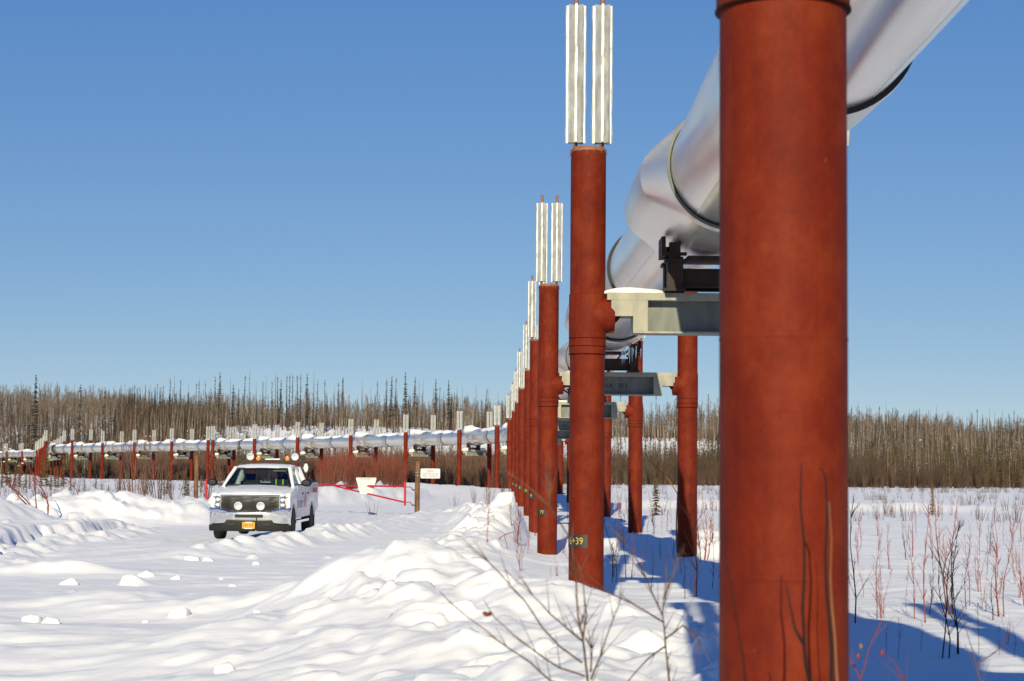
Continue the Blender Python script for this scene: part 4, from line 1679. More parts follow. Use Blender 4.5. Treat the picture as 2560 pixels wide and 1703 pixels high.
def birch(seed, h=8.0, dens=1.0, r0=.085, tw=.065):
    r = random.Random(seed)
    b = TB()
    lean = (r.uniform(-.06, .06), r.uniform(-.06, .06))
    bend = (r.uniform(-.25, .25), r.uniform(-.25, .25))
    pts = []
    for k in range(5):
        u = k / 4
        pts.append((lean[0] * h * u + bend[0] * math.sin(PI * u), lean[1] * h * u + bend[1] * math.sin(PI * u), h * u - .3 * (k == 0)))
    b.stem(pts, [r0, r0 * .85, r0 * .65, r0 * .4, .012], 0)
    for k in range(int(38 * dens)):
        u = r.uniform(.30, .98)
        i = min(3, int(u * 4))
        f = u * 4 - i
        p = Vector(pts[i]).lerp(Vector(pts[i + 1]), f)
        an = r.uniform(0, 2 * PI)
        L = (1.15 - u * .85) * r.uniform(.8, 1.9) * h / 8
        d = Vector((math.cos(an) * .5, math.sin(an) * .5, r.uniform(.65, 1.1))).normalized()
        tip = p + d * L
        b.blade(p, tip, tw, 1, r)
        for _ in range(4):
            q = p.lerp(tip, r.uniform(.25, .95))
            dd = (d + Vector((r.uniform(-.7, .7), r.uniform(-.7, .7), r.uniform(-.2, .5)))).normalized()
            b.blade(q, q + dd * L * r.uniform(.25, .6), tw * .55, 1, r)
    return b


def spruce(seed, h=10.0, wid=.55, layers=26, per=6, sparse=.25, bw=.16, droop=.35, bare=.06, club=False):
    r = random.Random(seed)
    b = TB()
    lx, ly = r.uniform(-.02, .02), r.uniform(-.02, .02)
    b.stem([(0, 0, -.3), (lx * h * .5, ly * h * .5, h * .5), (lx * h, ly * h, h)], [.07 * h / 10 + .02, .05 * h / 10 + .01, .008], 0)
    for k in range(layers):
        u = bare + (1 - bare) * (k + r.random() * .8) / layers
        z = u * h
        prof = (1 - u) ** .75 * (.7 + .3 * min(1, u * 5))
        if club and u > .86:
            prof = max(prof, .42 * math.sin(PI * min(1, (u - .86) / .14 * .9 + .1)))
        L0 = wid * prof * r.uniform(.6, 1.3) + .05
        for j in range(per):
            if r.random() < sparse:
                continue
            an = r.uniform(0, 2 * PI)
            L = L0 * r.uniform(.6, 1.2)
            p = Vector((lx * z, ly * z, z))
            tip = p + Vector((math.cos(an) * L, math.sin(an) * L, -droop * L + r.uniform(-.05, .05)))
            b.blade(p, tip, bw, 1, r)
            m = p.lerp(tip, .6)
            b.blade(p.lerp(tip, .3), m + Vector((r.uniform(-.15, .15), r.uniform(-.15, .15), -.14)) * (L + .2), bw * .8, 1, r)
    return b


def shrub(seed, h=3.0, n=16, spread=.45, w=.035, sub=4, k=1):
    r = random.Random(seed)
    b = TB()
    for i in range(n):
        an = r.uniform(0, 2 * PI)
        sp = spread * math.sqrt(r.random())
        base = Vector((math.cos(an) * sp * .45, math.sin(an) * sp * .45, -.15))
        hh = h * r.uniform(.55, 1.05)
        tip = base + Vector((math.cos(an) * sp * hh * .6, math.sin(an) * sp * hh * .6, hh))
        mid = base.lerp(tip, .5) + Vector((r.uniform(-.08, .08), r.uniform(-.08, .08), .05)) * h * .3
        b.stem([tuple(base), tuple(mid), tuple(tip)], [w * .6, w * .42, w * .08], 0, 3)
        for _ in range(sub):
            t = r.uniform(.3, .98)
            q = base.lerp(mid, t * 2) if t < .5 else mid.lerp(tip, t * 2 - 1)
            d = (tip - mid).normalized() + Vector((r.uniform(-.6, .6), r.uniform(-.6, .6), r.uniform(0, .4)))
            L = hh * r.uniform(.14, .34)
            e = q + d.normalized() * L
            b.blade(q, e, w * .62, k, r)
            b.blade(q.lerp(e, .5), q.lerp(e, .5) + (d + Vector((r.uniform(-.7, .7), r.uniform(-.7, .7), .1))).normalized() * L * .55, w * .42, k, r)
    return b


def scatter(name, protos, pos, scl, mats, label, zs=None):
    vs, ks = [], []
    arrs = [p.arrays() for p in protos]
    pick = rng.integers(0, len(protos), len(pos))
    rot = rng.uniform(0, 2 * PI, len(pos))
    for i, (t, k) in enumerate(arrs):
        m = pick == i
        if not m.any():
            continue
        P, S, A = pos[m], scl[m], rot[m]
        c, s = np.cos(A)[:, None, None], np.sin(A)[:, None, None]
        x, y, z = t[None, :, :, 0], t[None, :, :, 1], t[None, :, :, 2]
        S3 = S[:, None, None]
        W3 = S3 if zs is None else np.sqrt(S3)
        X = (x * c - y * s) * W3 + P[:, 0][:, None, None]
        Y = (x * s + y * c) * W3 + P[:, 1][:, None, None]
        Z = z * S3 + P[:, 2][:, None, None]
        vs.append(np.stack([X, Y, Z], -1).reshape(-1, 3))
        ks.append(np.tile(k, m.sum()))
    v = np.concatenate(vs)
    f = np.arange(len(v), dtype=np.int32).reshape(-1, 3)
    o = link(name, np_mesh(name, v, f, mats, np.concatenate(ks)))
    return tag(o, label, None, None, "stuff")


def tb_mesh(b, name, which, mat):
    t, k = b.arrays()
    t = t[k == which]
    if not len(t):
        return None
    v = t.reshape(-1, 3)
    return np_mesh(name, v, np.arange(len(v), dtype=np.int32).reshape(-1, 3), [mat])


def proto_tree(b, mtr, mcr):
    return (tb_mesh(b, "trunk", 0, mtr), tb_mesh(b, "crown", 1, mcr))


def plant_thing(name, pr, x, y, s, label, cat, group, parts=("trunk", "crown"), z=None, rz=None):
    r = empty(name, (x, y, H1(x, y) if z is None else z), random.uniform(0, 6.28) if rz is None else rz)
    r.scale = (s, s, s) if not isinstance(s, tuple) else s
    tag(r, label, cat, group)
    for nm, me in zip(parts, pr):
        if me is not None:
            link(nm, me, r)
    return r


def pxpos(px, y):
    return (px - 1280) / F * y


# pipe corridor clearance
PAX = np.array([[p.x, p.y] for p in AX])


def clear(x, y, d=4.0):
    m = np.full(x.shape, 1e9)
    for (a, b) in zip(PAX[:-1], PAX[1:]):
        dx, dy = b - a
        t = np.clip(((x - a[0]) * dx + (y - a[1]) * dy) / (dx * dx + dy * dy), 0, 1)
        m = np.minimum(m, np.hypot(x - a[0] - t * dx, y - a[1] - t * dy))
    return m > d


def sample(n, y0, y1, fn, u0=-.33, u1=.33):
    """positions in the view wedge with acceptance fn(u, y) in 0..1"""
    out = []
    got = 0
    while got < n:
        y = rng.uniform(y0, y1, n * 2)
        u = rng.uniform(u0, u1, n * 2)
        keep = rng.random(n * 2) < fn(u, y) * (y / y1)
        x = u * y
        keep &= clear(x, y)
        p = np.stack([x[keep], y[keep]], 1)
        out.append(p)
        got += len(p)
    p = np.concatenate(out)[:n]
    z = Hg(p[:, 0], p[:, 1])
    return np.concatenate([p, z[:, None]], 1)


def hill_open(u, y):
    """open snow slope: 1 where few trees stand"""
    return sstep(-.175, -.13, u) * sstep(.135, .10, u) * sstep(408, 425, y + 40 * u) * sstep(505, 480, y + 45 * u)


def clump(u, y, sc, seed):
    return np.clip(.55 + 1.1 * fbm(u * y * sc, y * sc, seed, 3), .05, 1)


def pipe_y(u):
    ua = PAX[10:, 0] / PAX[10:, 1]
    o = np.argsort(ua)
    return np.interp(u, ua[o], PAX[10:, 1][o])


def behind(u, y):
    return np.where(u < -.17, y > pipe_y(u) + 6, True)


birches = [birch(200 + i, 8.0) for i in range(7)]
bl = [birch(230 + i, 8.0, .7, .095) for i in range(4)]
# plateau and slope birch wood
p = sample(8000, 450, 620, lambda u, y: (1 - .975 * hill_open(u, y)) * clump(u, y, .05, 71) * (sstep(455, 490, y) * .85 + .15 + .5 * (np.abs(u) > .15)) * behind(u, y))
p = np.concatenate([p, sample(1500, 560, 690, lambda u, y: sstep(-.155, -.19, u), -.33, -.15)])
scatter("birch_wood", birches, p, rng.uniform(.55, 1.15, len(p)) * (1 + .45 * fbm(p[:, 0] * .06, p[:, 1] * .03, 97, 3)), [M['birch'], M['birch_twig']], "bare birch wood covering the hill crest")
p = sample(2300, 345, 470, lambda u, y: (1 - .965 * hill_open(u, y)) * clump(u, y, .06, 72) * behind(u, y) * np.where((u < .13) & (y < 395), .25, 1))
scatter("grey_birch_wood", bl, p, rng.uniform(.6, 1.05, len(p)), [M['birch'], M['birch_grey']], "grey leafless birch wood on the lower slope")
ug = [shrub(460 + i, 3.2, 12, .30, .060, 5) for i in range(6)]
p = sample(5200, 425, 620, lambda u, y: (1 - .985 * hill_open(u, y)) * np.clip(clump(u, y, .05, 81) + .25, 0, 1) * behind(u, y))
scatter("undergrowth", ug, p, rng.uniform(.5, 1.25, len(p)), [M['scrub'], M['birch_twig']], "brown leafless undergrowth between the trunks of the hill wood")
# spruce in the wood
sp_dark = [spruce(300 + i, 10.0, .66, 44, 7, .2, .17) for i in range(5)] + [spruce(310 + i, 10, .50, 44, 6, .35, .14, club=True) for i in range(4)]
snag = [spruce(330 + i, 10, .32, 34, 5, .45, .07, .1) for i in range(4)]
p = sample(1700, 400, 570, lambda u, y: (1 - .95 * hill_open(u, y)) * clump(u, y, .035, 73) * np.where(u < -.17, 1.6, .55) * behind(u, y))
scatter("spruce_wood", sp_dark + snag, p, rng.uniform(.6, 1.05, len(p)), [M['spruce_bark'], M['spruce']], "dark spruce scattered through the hill wood")
sp_ol = [spruce(350 + i, 6.0, .55, 24, 6, .2, .16) for i in range(6)]
p = sample(1250, 318, 440, lambda u, y: clump(u, y, .05, 74) * np.where(u > .02, 1, .75) * sstep(322, 345, y) * behind(u, y))
scatter("young_spruce_wood", sp_ol, p, rng.uniform(.45, 1.1, len(p)) * np.where(p[:, 0] > 30, 1.4, 1.0), [M['spruce_bark'], M['spruce_olive']], "olive green young spruce mixed through the brush at the foot of the hill")
# brown brush band along the foot of the hill
br = [shrub(400 + i, 4.6, 13, .30, .055, 5) for i in range(8)]
p = sample(6000, 296, 415, lambda u, y: np.clip(sstep(300, 350, y + 42 * fbm(u * y * .03, y * .03, 88, 3)) * (.35 + clump(u, y, .05, 75)), 0, 1) * behind(u, y))
p = np.concatenate([p, sample(1600, 420, 520, lambda u, y: np.where(u < -.16, clump(u, y, .05, 83), 0) * behind(u, y), -.33, -.15)])
p[:, 2] -= .0
scatter("brush_wood", br, p, rng.uniform(.35, 1.05, len(p)) * np.where(p[:, 0] > 12, 1.3, 1.0) * (1 + .55 * fbm(p[:, 0] * .07, p[:, 1] * .05, 91, 3)), [M['scrub'], M['scrub']], "dense brown leafless brush along the foot of the hill")
br2 = [shrub(420 + i, 3.4, 14, .34, .050, 5) for i in range(6)]
p = sample(2600, 190, 330, lambda u, y: np.where(u < .012, clump(u, y, .06, 76), 0) * (y > pipe_y(u) + 7), -.3, .02)
scatter("willow_scrub", br2, p, rng.uniform(.5, 1.25, len(p)), [M['scrub'], M['thicket']], "brown willow scrub behind and below the distant pipe")
# low twigs sticking out of the snow flats
lt = [shrub(440 + i, 1.0, 7, .55, .022, 3) for i in range(6)]
p = sample(1500, 70, 330, lambda u, y: np.clip(clump(u, y, .07, 77) - .15, 0, 1) * np.where(np.abs(u + .07) < .055, .12, 1))
scatter("twig_scrub", lt, p, rng.uniform(.35, 1.0, len(p)), [M['twig_brown'], M['scrub']], "thin brown twigs sticking out of the snow flats")

cl = TB()
_o = [(1, 0, 0), (-1, 0, 0), (0, 1, 0), (0, -1, 0), (0, 0, .7), (0, 0, -.4)]
for a_, b_, c_ in ((0, 2, 4), (2, 1, 4), (1, 3, 4), (3, 0, 4), (2, 0, 5), (1, 2, 5), (3, 1, 5), (0, 3, 5)):
    cl.tri(_o[a_], _o[b_], _o[c_], 0)
p = sample(620, 385, 450, lambda u, y: clump(u, y, .08, 79) * np.where(np.abs(u + .19) < .07, 1, .3))
p[:, 2] += rng.uniform(.8, 6.0, len(p))
scatter("snow_clumps", [cl], p, rng.uniform(.12, .34, len(p)), [M['snow']], "white snow clumps caught in the brush and low trees")

# ---- individual skyline spruces (pixel column, top row, kind)
PR_S = [proto_tree(b, M['spruce_bark'], M['spruce']) for b in sp_dark]
PR_N = [proto_tree(b, M['spruce_bark'], M['spruce']) for b in snag]
SKY = [(92, 938, 0, "lone full dark spruce on the skyline above the left end of the pipe"), (53, 952, 3, 0), (148, 952, 3, 0), (188, 961, 3, 0), (201, 960, 1, 0), (220, 965, 3, 0), (265, 967, 1, 0), (212, 972, 3, 0),
       (302, 962, 3, 0), (313, 955, 3, 0), (316, 972, 1, 0), (333, 960, 3, 0), (343, 968, 1, 0), (363, 960, 1, 0), (375, 959, 3, 0), (394, 957, 1, 0), (409, 962, 1, 0), (426, 945, 1, 0), (438, 940, 3, 0), (450, 949, 1, 0), (472, 958, 3, 0), (490, 957, 1, 0), (498, 949, 1, 0),
       (513, 953, 1, 0), (528, 967, 1, 0), (539, 939, 1, 0), (551, 930, 0, "tall dark spruce on the skyline above the truck's left mirror"), (576, 943, 3, 0), (585, 960, 0, 0), (596, 972, 0, 0), (611, 937, 1, 0), (623, 925, 3, "tallest thin spruce spike on the skyline above the truck roof"),
       (642, 957, 3, 0), (657, 953, 1, 0), (666, 936, 3, 0), (681, 953, 1, 0), (691, 932, 3, 0), (696, 940, 1, 0), (702, 949, 0, 0), (718, 937, 1, 0), (724, 933, 1, 0), (733, 937, 1, 0), (746, 937, 1, 0), (752, 936, 1, 0), (767, 933, 0, "dark bushy spruce spike on the skyline right above the truck bed"),
       (787, 928, 3, "thin tall spruce spike between the bushy one and the leaning pair"), (793, 950, 1, 0), (813, 949, 1, 0), (837, 965, 3, 0), (847, 955, 1, 0), (855, 948, 1, 0), (860, 942, 1, 0), (907, 950, 3, 0), (928, 966, 3, 0), (943, 952, 1, 0), (965, 950, 1, 0), (968, 941, 3, 0), (978, 939, 0, 0), (989, 944, 1, 0),
       (1015, 929, 0, "tallest dark spruce on the skyline above the gate sign"), (1037, 943, 0, "second dark spruce right of the tallest one above the gate sign"), (1048, 950, 3, 0), (1057, 948, 3, 0), (1082, 963, 3, 0), (1091, 946, 0, "dark spruce on the skyline above the Please sign"), (1098, 966, 1, 0), (1124, 950, 0, "broad dark spruce on the skyline right of the Please sign"),
       (1142, 966, 3, 0), (1157, 964, 3, 0), (1170, 979, 3, 0), (1191, 962, 3, 0), (1218, 971, 1, 0), (1221, 970, 3, 0), (1246, 980, 3, 0), (1276, 975, 0, 0), (1281, 985, 1, 0), (1300, 990, 3, 0),
       (1535, 1000, 1, 0), (1550, 985, 1, 0), (1560, 1000, 3, 0), (1576, 992, 1, 0), (1625, 1000, 3, 0), (1640, 985, 1, 0), (1668, 990, 3, 0), (1690, 990, 1, 0), (1706, 1000, 1, 0), (1755, 998, 3, 0), (1773, 984, 1, "dark spruce spike on the skyline between the posts left of the big one"), (1790, 1004, 3, 0),
       (2147, 998, 3, 0), (2128, 1015, 1, 0), (2167, 1010, 3, 0), (2198, 1013, 1, 0), (2216, 1004, 3, 0), (2233, 1018, 1, 0), (2272, 1020, 3, 0), (2286, 1018, 3, 0), (2290, 1024, 1, 0), (2298, 1020, 1, 0), (2322, 1025, 1, 0), (2326, 1026, 3, 0), (2341, 1014, 3, 0), (2340, 1040, 0, "dark full spruce spike right of centre in the wood on the right"),
       (2371, 1030, 3, 0), (2423, 1022, 3, 0), (2442, 1021, 1, 0), (2458, 1036, 0, 0), (2474, 1019, 3, 0), (2486, 1024, 3, 0), (2504, 1020, 3, 0), (2524, 1035, 0, 0), (2534, 1024, 1, 0), (2543, 1036, 0, 0), (2551, 1042, 1, 0), (2405, 1036, 3, 0), (2430, 1030, 3, 0)]
SIDE = lambda px: "left of the truck" if px < 500 else ("above the truck" if px < 860 else ("above the gate" if px < 1310 else ("seen between the red posts" if px < 1850 else "right of the big red post")))
for (px, py, kd, lab) in SKY:
    y = 512 + random.uniform(-18, 30)
    q = at(px, py, y)
    g = H1(q.x, y)
    hgt = max(4.5, q.z - g)
    if kd == 3:
        pr = random.choice(PR_N)
        nm = "thin bare dead spruce spike on the skyline " + SIDE(px)
    else:
        pr = random.choice(PR_S[:5] if kd == 0 else PR_S[5:])
        nm = ("dark full spruce on the skyline " if kd == 0 else "thin dark spruce on the skyline ") + SIDE(px)
    s = hgt / 10
    ws = s * (1.05 if kd != 0 else 1.35)
    plant_thing("spruce_tree", pr, q.x, y, (ws, ws, s), lab or nm, "spruce", "dark spruces along the skyline " + SIDE(px), z=g)

# ---- individual birches on the open slope
PR_B = [proto_tree(b, M['birch'], M['birch_twig']) for b in birches]
for k in range(110):
    px = random.uniform(470, 1280) if k < 80 else random.uniform(1400, 1790)
    y = random.uniform(425, 497)
    x = pxpos(px, y)
    s = random.uniform(.55, 1.1)
    plant_thing("birch_tree", random.choice(PR_B), x, y, s, "slim bare birch on the snowy slope " + SIDE(px), "birch", "slim birches on the snowy slope " + SIDE(px))
for k in range(60):
    px = random.uniform(2080, 2560) if k < 40 else random.uniform(0, 470)
    y = random.uniform(430, 500)
    x = pxpos(px, y)
    plant_thing("birch_tree", random.choice(PR_B), x, y, random.uniform(.7, 1.1), "pale birch trunk in the wood " + SIDE(px), "birch", "pale birches in the wood " + SIDE(px))
# dark and snow-flecked spruces in the lower left wood
for k in range(60):
    px = random.uniform(-20, 320) if k < 40 else random.uniform(320, 900)
    y = random.uniform(385, 450) if px > 330 else random.uniform(455, 505)
    plant_thing("spruce_tree", random.choice(PR_S), pxpos(px, y), y, random.uniform(.6, .95), "dark spruce in the wood behind the far pipe " + SIDE(px), "spruce", "dark spruces in the wood behind the pipe " + SIDE(px))
for k in range(58):
    px = random.uniform(2080, 2560) if k < 46 else random.uniform(1400, 1790)
    y = random.uniform(370, 450)
    plant_thing("spruce_tree", proto_tree(random.choice(sp_ol + sp_dark), M['spruce_bark'], random.choice((M['spruce_olive'], M['spruce']))) if k < 8 else random.choice(PR_S), pxpos(px, y), y, random.uniform(.55, .95), "dark spruce in the lower wood " + SIDE(px), "spruce", "dark spruces in the lower wood " + SIDE(px))

# ---- young olive spruces on the flats at the left
yo = [spruce(500 + i, 3.0, .42, 30, 9, .2, .075, .2, .03) for i in range(6)]
PR_Y = [proto_tree(b, M['spruce_bark'], M['spruce_olive']) for b in yo]
YS = [(18, 1126, 1205, 178, "tallest olive spruce at the far left edge beside the distant posts"), (117, 1112, 1216, 172, "tall olive spruce standing before the far red post cluster"), (104, 1140, 1212, 175, 0), (157, 1129, 1210, 175, "slim olive spruce under the bend of the far pipe"),
      (48, 1145, 1208, 170, 0), (38, 1160, 1203, 168, 0), (5, 1165, 1212, 160, 0), (25, 1172, 1210, 160, 0), (64, 1170, 1213, 160, 0), (74, 1183, 1214, 155, 0), (138, 1165, 1208, 165, 0), (146, 1172, 1207, 165, 0),
      (198, 1214, 1226, 130, 0), (212, 1198, 1210, 150, 0), (240, 1188, 1208, 160, 0), (255, 1212, 1222, 135, 0), (271, 1212, 1221, 135, 0), (298, 1190, 1204, 160, 0), (312, 1205, 1224, 130, 0), (323, 1203, 1222, 130, 0),
      (366, 1185, 1220, 130, 0), (410, 1200, 1222, 125, 0), (418, 1188, 1216, 130, 0), (465, 1170, 1222, 120, "yellowish young spruce just left of the left gate post"), (470, 1196, 1224, 120, 0), (503, 1195, 1212, 140, 0), (596, 1103, 1200, 180, "olive spruce standing behind the truck's roof lamps"), (587, 1150, 1205, 180, 0),
      (2331, 1223, 1269, 88, "small lone spruce on the snow field right of the big post"), (1640, 1178, 1250, 80, "thin young spruce between the right row posts"), (2330, 1190, 1225, 200, 0), (88, 1190, 1212, 150, 0), (127, 1180, 1215, 150, 0), (176, 1190, 1210, 150, 0)]
for (px, t, b, y, lab) in YS:
    top = at(px, t, y)
    bot = at(px, b, y)
    g = H1(bot.x, y)
    h = max(.5, top.z - g)
    plant_thing("young_spruce", random.choice(PR_Y), bot.x, y, (h / 3 * .9 + .12, h / 3 * .9 + .12, h / 3), lab or "small olive young spruce on the snow flats " + SIDE(px), "spruce", "young spruces on the snow flats " + SIDE(px), z=g)

# ---- willow bushes
PR_W = [(tb_mesh(shrub(600 + i, 3.4, 30, .42, .030, 6), "stems", 0, M['thicket']), tb_mesh(shrub(600 + i, 3.4, 30, .42, .030, 6), "twigs", 1, M['twig_red'])) for i in range(5)]
for k in range(26):
    px = random.uniform(790, 1015)
    y = random.uniform(126, 158)
    env = 1 - abs(px - 890) / 260
    plant_thing("willow_bush", random.choice(PR_W), pxpos(px, y), y, random.uniform(.75, 1.0) * (.55 + .5 * env), "red brown bare willow bush in the thicket behind the gate", "willow bush", "willows of the thicket behind the gate", ("stems", "twigs"))
PR_W2 = [(tb_mesh(shrub(620 + i, 3.4, 9, .45, .040, 8), "stems", 0, M['thicket']), tb_mesh(shrub(620 + i, 3.4, 9, .45, .040, 8), "twigs", 1, M['thicket'])) for i in range(4)]
WB = [(345, 84, 1.12, "tall red willow bush behind the left snow bank, left of two"), (405, 88, 1.05, "tall red willow bush behind the left snow bank, right of two"), (372, 92, .95, "thin red willow bush between the two tall ones behind the left bank"), (440, 95, .7, "low willow bush left of the left gate post"),
      (300, 104, .75, "low willow bush on the flats under the far pipe"), (190, 110, .6, "low willow bush on the flats at the left"), (525, 112, .8, "willow bush behind the left gate leaf"), (690, 150, 1.0, "willow bush behind the truck"), (760, 140, 1.05, "willow bush at the left end of the thicket behind the truck bed"),
      (560, 140, .9, "willow bush behind the truck's left mirror"), (1225, 84, .42, "low twiggy bush left of the far posts"), (1262, 80, .55, "twiggy bush at the foot of the crowded posts"), (1190, 100, .35, "sparse low bush on the snow behind the right gate post"), (640, 160, 1.0, "willow bush behind the truck cab")]
for (px, y, s, lab) in WB:
    plant_thing("willow_bush", random.choice(PR_W2), pxpos(px, y), y, s, lab, "willow bush", "willow bushes on the flats", ("stems", "twigs"))


def shoot_mesh(seed, mat, n=1, h=1.0, w=.010, curve=.10, twigs=9):
    r = random.Random(seed)
    mb = MB()
    for s in range(n):
        lx, ly = r.uniform(-curve, curve) * 2, r.uniform(-curve, curve)
        bx = r.uniform(-.06, .06) * (n > 1)
        hh = h * (1 if s == 0 else r.uniform(.5, .95))
        pts = [Vector((bx + lx * (u ** 1.5) * hh + .02 * math.sin(u * 7 + seed), ly * u * hh + .015 * math.cos(u * 6), u * hh - .1 * (u == 0))) for u in (0, .2, .4, .6, .8, 1)]
        mb.path(pts, [w * (1 - .8 * k / 5) for k in range(6)], 6)
        for _ in range(twigs):
            u = r.uniform(.18, .95)
            k = min(4, int(u * 5))
            p = pts[k].lerp(pts[k + 1], u * 5 - k)
            an = r.uniform(0, 6.28)
            L = hh * r.uniform(.08, .26) * (1.15 - u * .7)
            d = Vector((math.cos(an) * .55, math.sin(an) * .4, .85)).normalized()
            e = p + d * L
            mb.path([p, p.lerp(e, .5) + Vector((0, 0, -.01 * L)), e], [w * .42, w * .32, w * .1], 4, False)
            q = p.lerp(e, .55)
            d2 = (d + Vector((r.uniform(-.8, .8), r.uniform(-.4, .4), 0))).normalized()
            mb.path([q, q + d2 * L * .5], [w * .26, w * .08], 4, False)
    return mb.mesh("stem", mat, True)


SH = {}
for c, m in (('r', M['twig_red']), ('o', M['twig_orange']), ('d', M['twig_dark'])):
    SH[c] = [shoot_mesh(700 + ord(c) + i, m, 1 + (i % 3 if c != 'd' else i % 2), 1.0, .0062, .09, 13) for i in range(6)]


def z6(x, y):
    return (2040 + x / 1.952, 900 + y / 1.952)


def z5(x, y):
    return (1240 + x / 3.137, 1000 + y / 3.137)


SHOOTS = [(z6(185, 1290), 650, 'd', "tall dark willow shoot hugging the right edge of the big red post", z6), (z6(290, 1265), 840, 'r', 0, z6), (z6(230, 1160), 950, 'r', 0, z6), (z6(485, 1265), 850, 'r', 0, z6), (z6(530, 1280), 690, 'r', 0, z6),
          (z6(635, 1455), 780, 'd', "tall dark shoot rising from the shadow, left of two", z6), (z6(625, 1240), 600, 'o', "tallest orange shoot on the snow right of the big post", z6), (z6(655, 1240), 660, 'o', 0, z6), (z6(712, 1440), 800, 'd', "tall dark shoot rising from the shadow, right of two", z6), (z6(862, 1270), 1000, 'd', 0, z6),
          (z6(900, 1255), 760, 'r', "tall red shoot near the right edge of the photo", z6), (z6(1000, 1160), 920, 'r', 0, z6), (z6(795, 960), 740, 'o', 0, z6), (z6(475, 960), 720, 'r', 0, z6), (z6(405, 1460), 1250, 'd', 0, z6), (z6(340, 1450), 1270, 'd', 0, z6), (z6(515, 1420), 1290, 'd', 0, z6), (z6(795, 1430), 1180, 'd', 0, z6),
          (z6(895, 1440), 1350, 'd', 0, z6), (z6(970, 1450), 1310, 'd', 0, z6), (z6(300, 860), 720, 'r', 0, z6), (z6(715, 730), 640, 'r', 0, z6), (z6(320, 1260), 1000, 'r', 0, z6), (z6(560, 1240), 900, 'o', 0, z6), (z6(440, 1250), 1050, 'r', 0, z6), (z6(935, 1390), 1240, 'r', 0, z6), (z6(755, 960), 780, 'r', 0, z6), (z6(960, 930), 800, 'r', 0, z6), (z6(850, 950), 840, 'r', 0, z6), (z6(1010, 960), 780, 'o', 0, z6),
          (z5(925, 1430), 880, 'd', 0, z5), (z5(1010, 1400), 850, 'd', 0, z5), (z5(1290, 1260), 1050, 'd', 0, z5), (z5(1555, 1540), 420, 'o', "thin orange shoot before the shaded right row post", z5), (z5(1070, 1400), 1020, 'r', 0, z5), (z5(1140, 1370), 1060, 'o', 0, z5), (z5(1210, 1480), 1180, 'd', 0, z5), (z5(1390, 1250), 1000, 'd', 0, z5), (z5(1600, 1260), 800, 'r', 0, z5), (z5(1650, 1250), 700, 'o', 0, z5), (z5(1700, 1200), 760, 'r', 0, z5),
          (z5(1300, 1010), 780, 'r', 0, z5), (z5(1230, 960), 700, 'r', 0, z5), (z5(960, 900), 620, 'o', 0, z5), (z5(1020, 880), 700, 'r', 0, z5), (z5(1370, 960), 760, 'r', 0, z5), (z5(190, 1340), 1040, 'r', 0, z5), (z5(480, 1380), 1180, 'r', 0, z5), (z5(430, 1390), 1280, 'r', 0, z5), (z5(250, 1210), 1020, 'r', 0, z5), (z5(200, 1200), 1000, 'r', 0, z5), (z5(390, 1200), 1040, 'r', 0, z5), (z5(560, 1080), 700, 'o', 0, z5), (z5(530, 1200), 960, 'r', 0, z5),
          (z5(770, 1390), 880, 'r', 0, z5), (z5(690, 1390), 1010, 'o', 0, z5), (z5(1480, 1560), 1300, 'd', 0, z5), (z5(1330, 1570), 1300, 'd', 0, z5)]


for (b, t, c, lab, zf) in SHOOTS:
    q = ground_hit(*b)
    tpx = zf(0, t)[1]
    h = max(.3, at(b[0], tpx, q.y).z - H1(q.x, q.y))
    me = random.choice(SH[c])
    col = {'r': "thin red", 'o': "thin orange", 'd': "dark leafless"}[c]
    place = "on the snow right of the big red post" if zf is z6 else "between the red posts"
    r = plant_thing("willow_shoot", (me,), q.x, q.y, (h, h, h), lab or f"{col} willow shoot {place}", "willow shoot", f"{col} willow shoots {place}", ("stem",))
for k in range(165):
    y = random.uniform(24, 95)
    px = random.uniform(1480, 2560)
    x = pxpos(px, y)
    if min(abs(x - l[0]) + abs(y - l[1]) for l in LEFT + RIGHT) < .6 or x < .4:
        continue
    c = random.choice("rrod")
    h = random.uniform(.3, 1.15)
    col = {'r': "thin red", 'o': "thin orange", 'd': "dark leafless"}[c]
    place = "on the snow right of the big red post" if px > 1960 else "between the red posts"
    plant_thing("willow_shoot", (random.choice(SH[c]),), x, y, h, f"{col} willow shoot {place}", "willow shoot", f"{col} willow shoots {place}", ("stem",))
for k in range(22):
    y = random.uniform(36, 62) if k < 12 else random.uniform(56, 75)
    px = random.uniform(1215, 1345) if k < 12 else random.uniform(10, 150)
    x = pxpos(px, y)
    place = "beside the snow heap left of the posts" if k < 12 else "by the left snow bank"
    plant_thing("willow_shoot", (random.choice(SH['r']),), x, y, random.uniform(.5, 1.0), f"thin red willow shoot {place}", "willow shoot", f"thin red willow shoots {place}", ("stem",))

# leaning red stems behind the left bank, orange broken stalks, leaning yellow stem


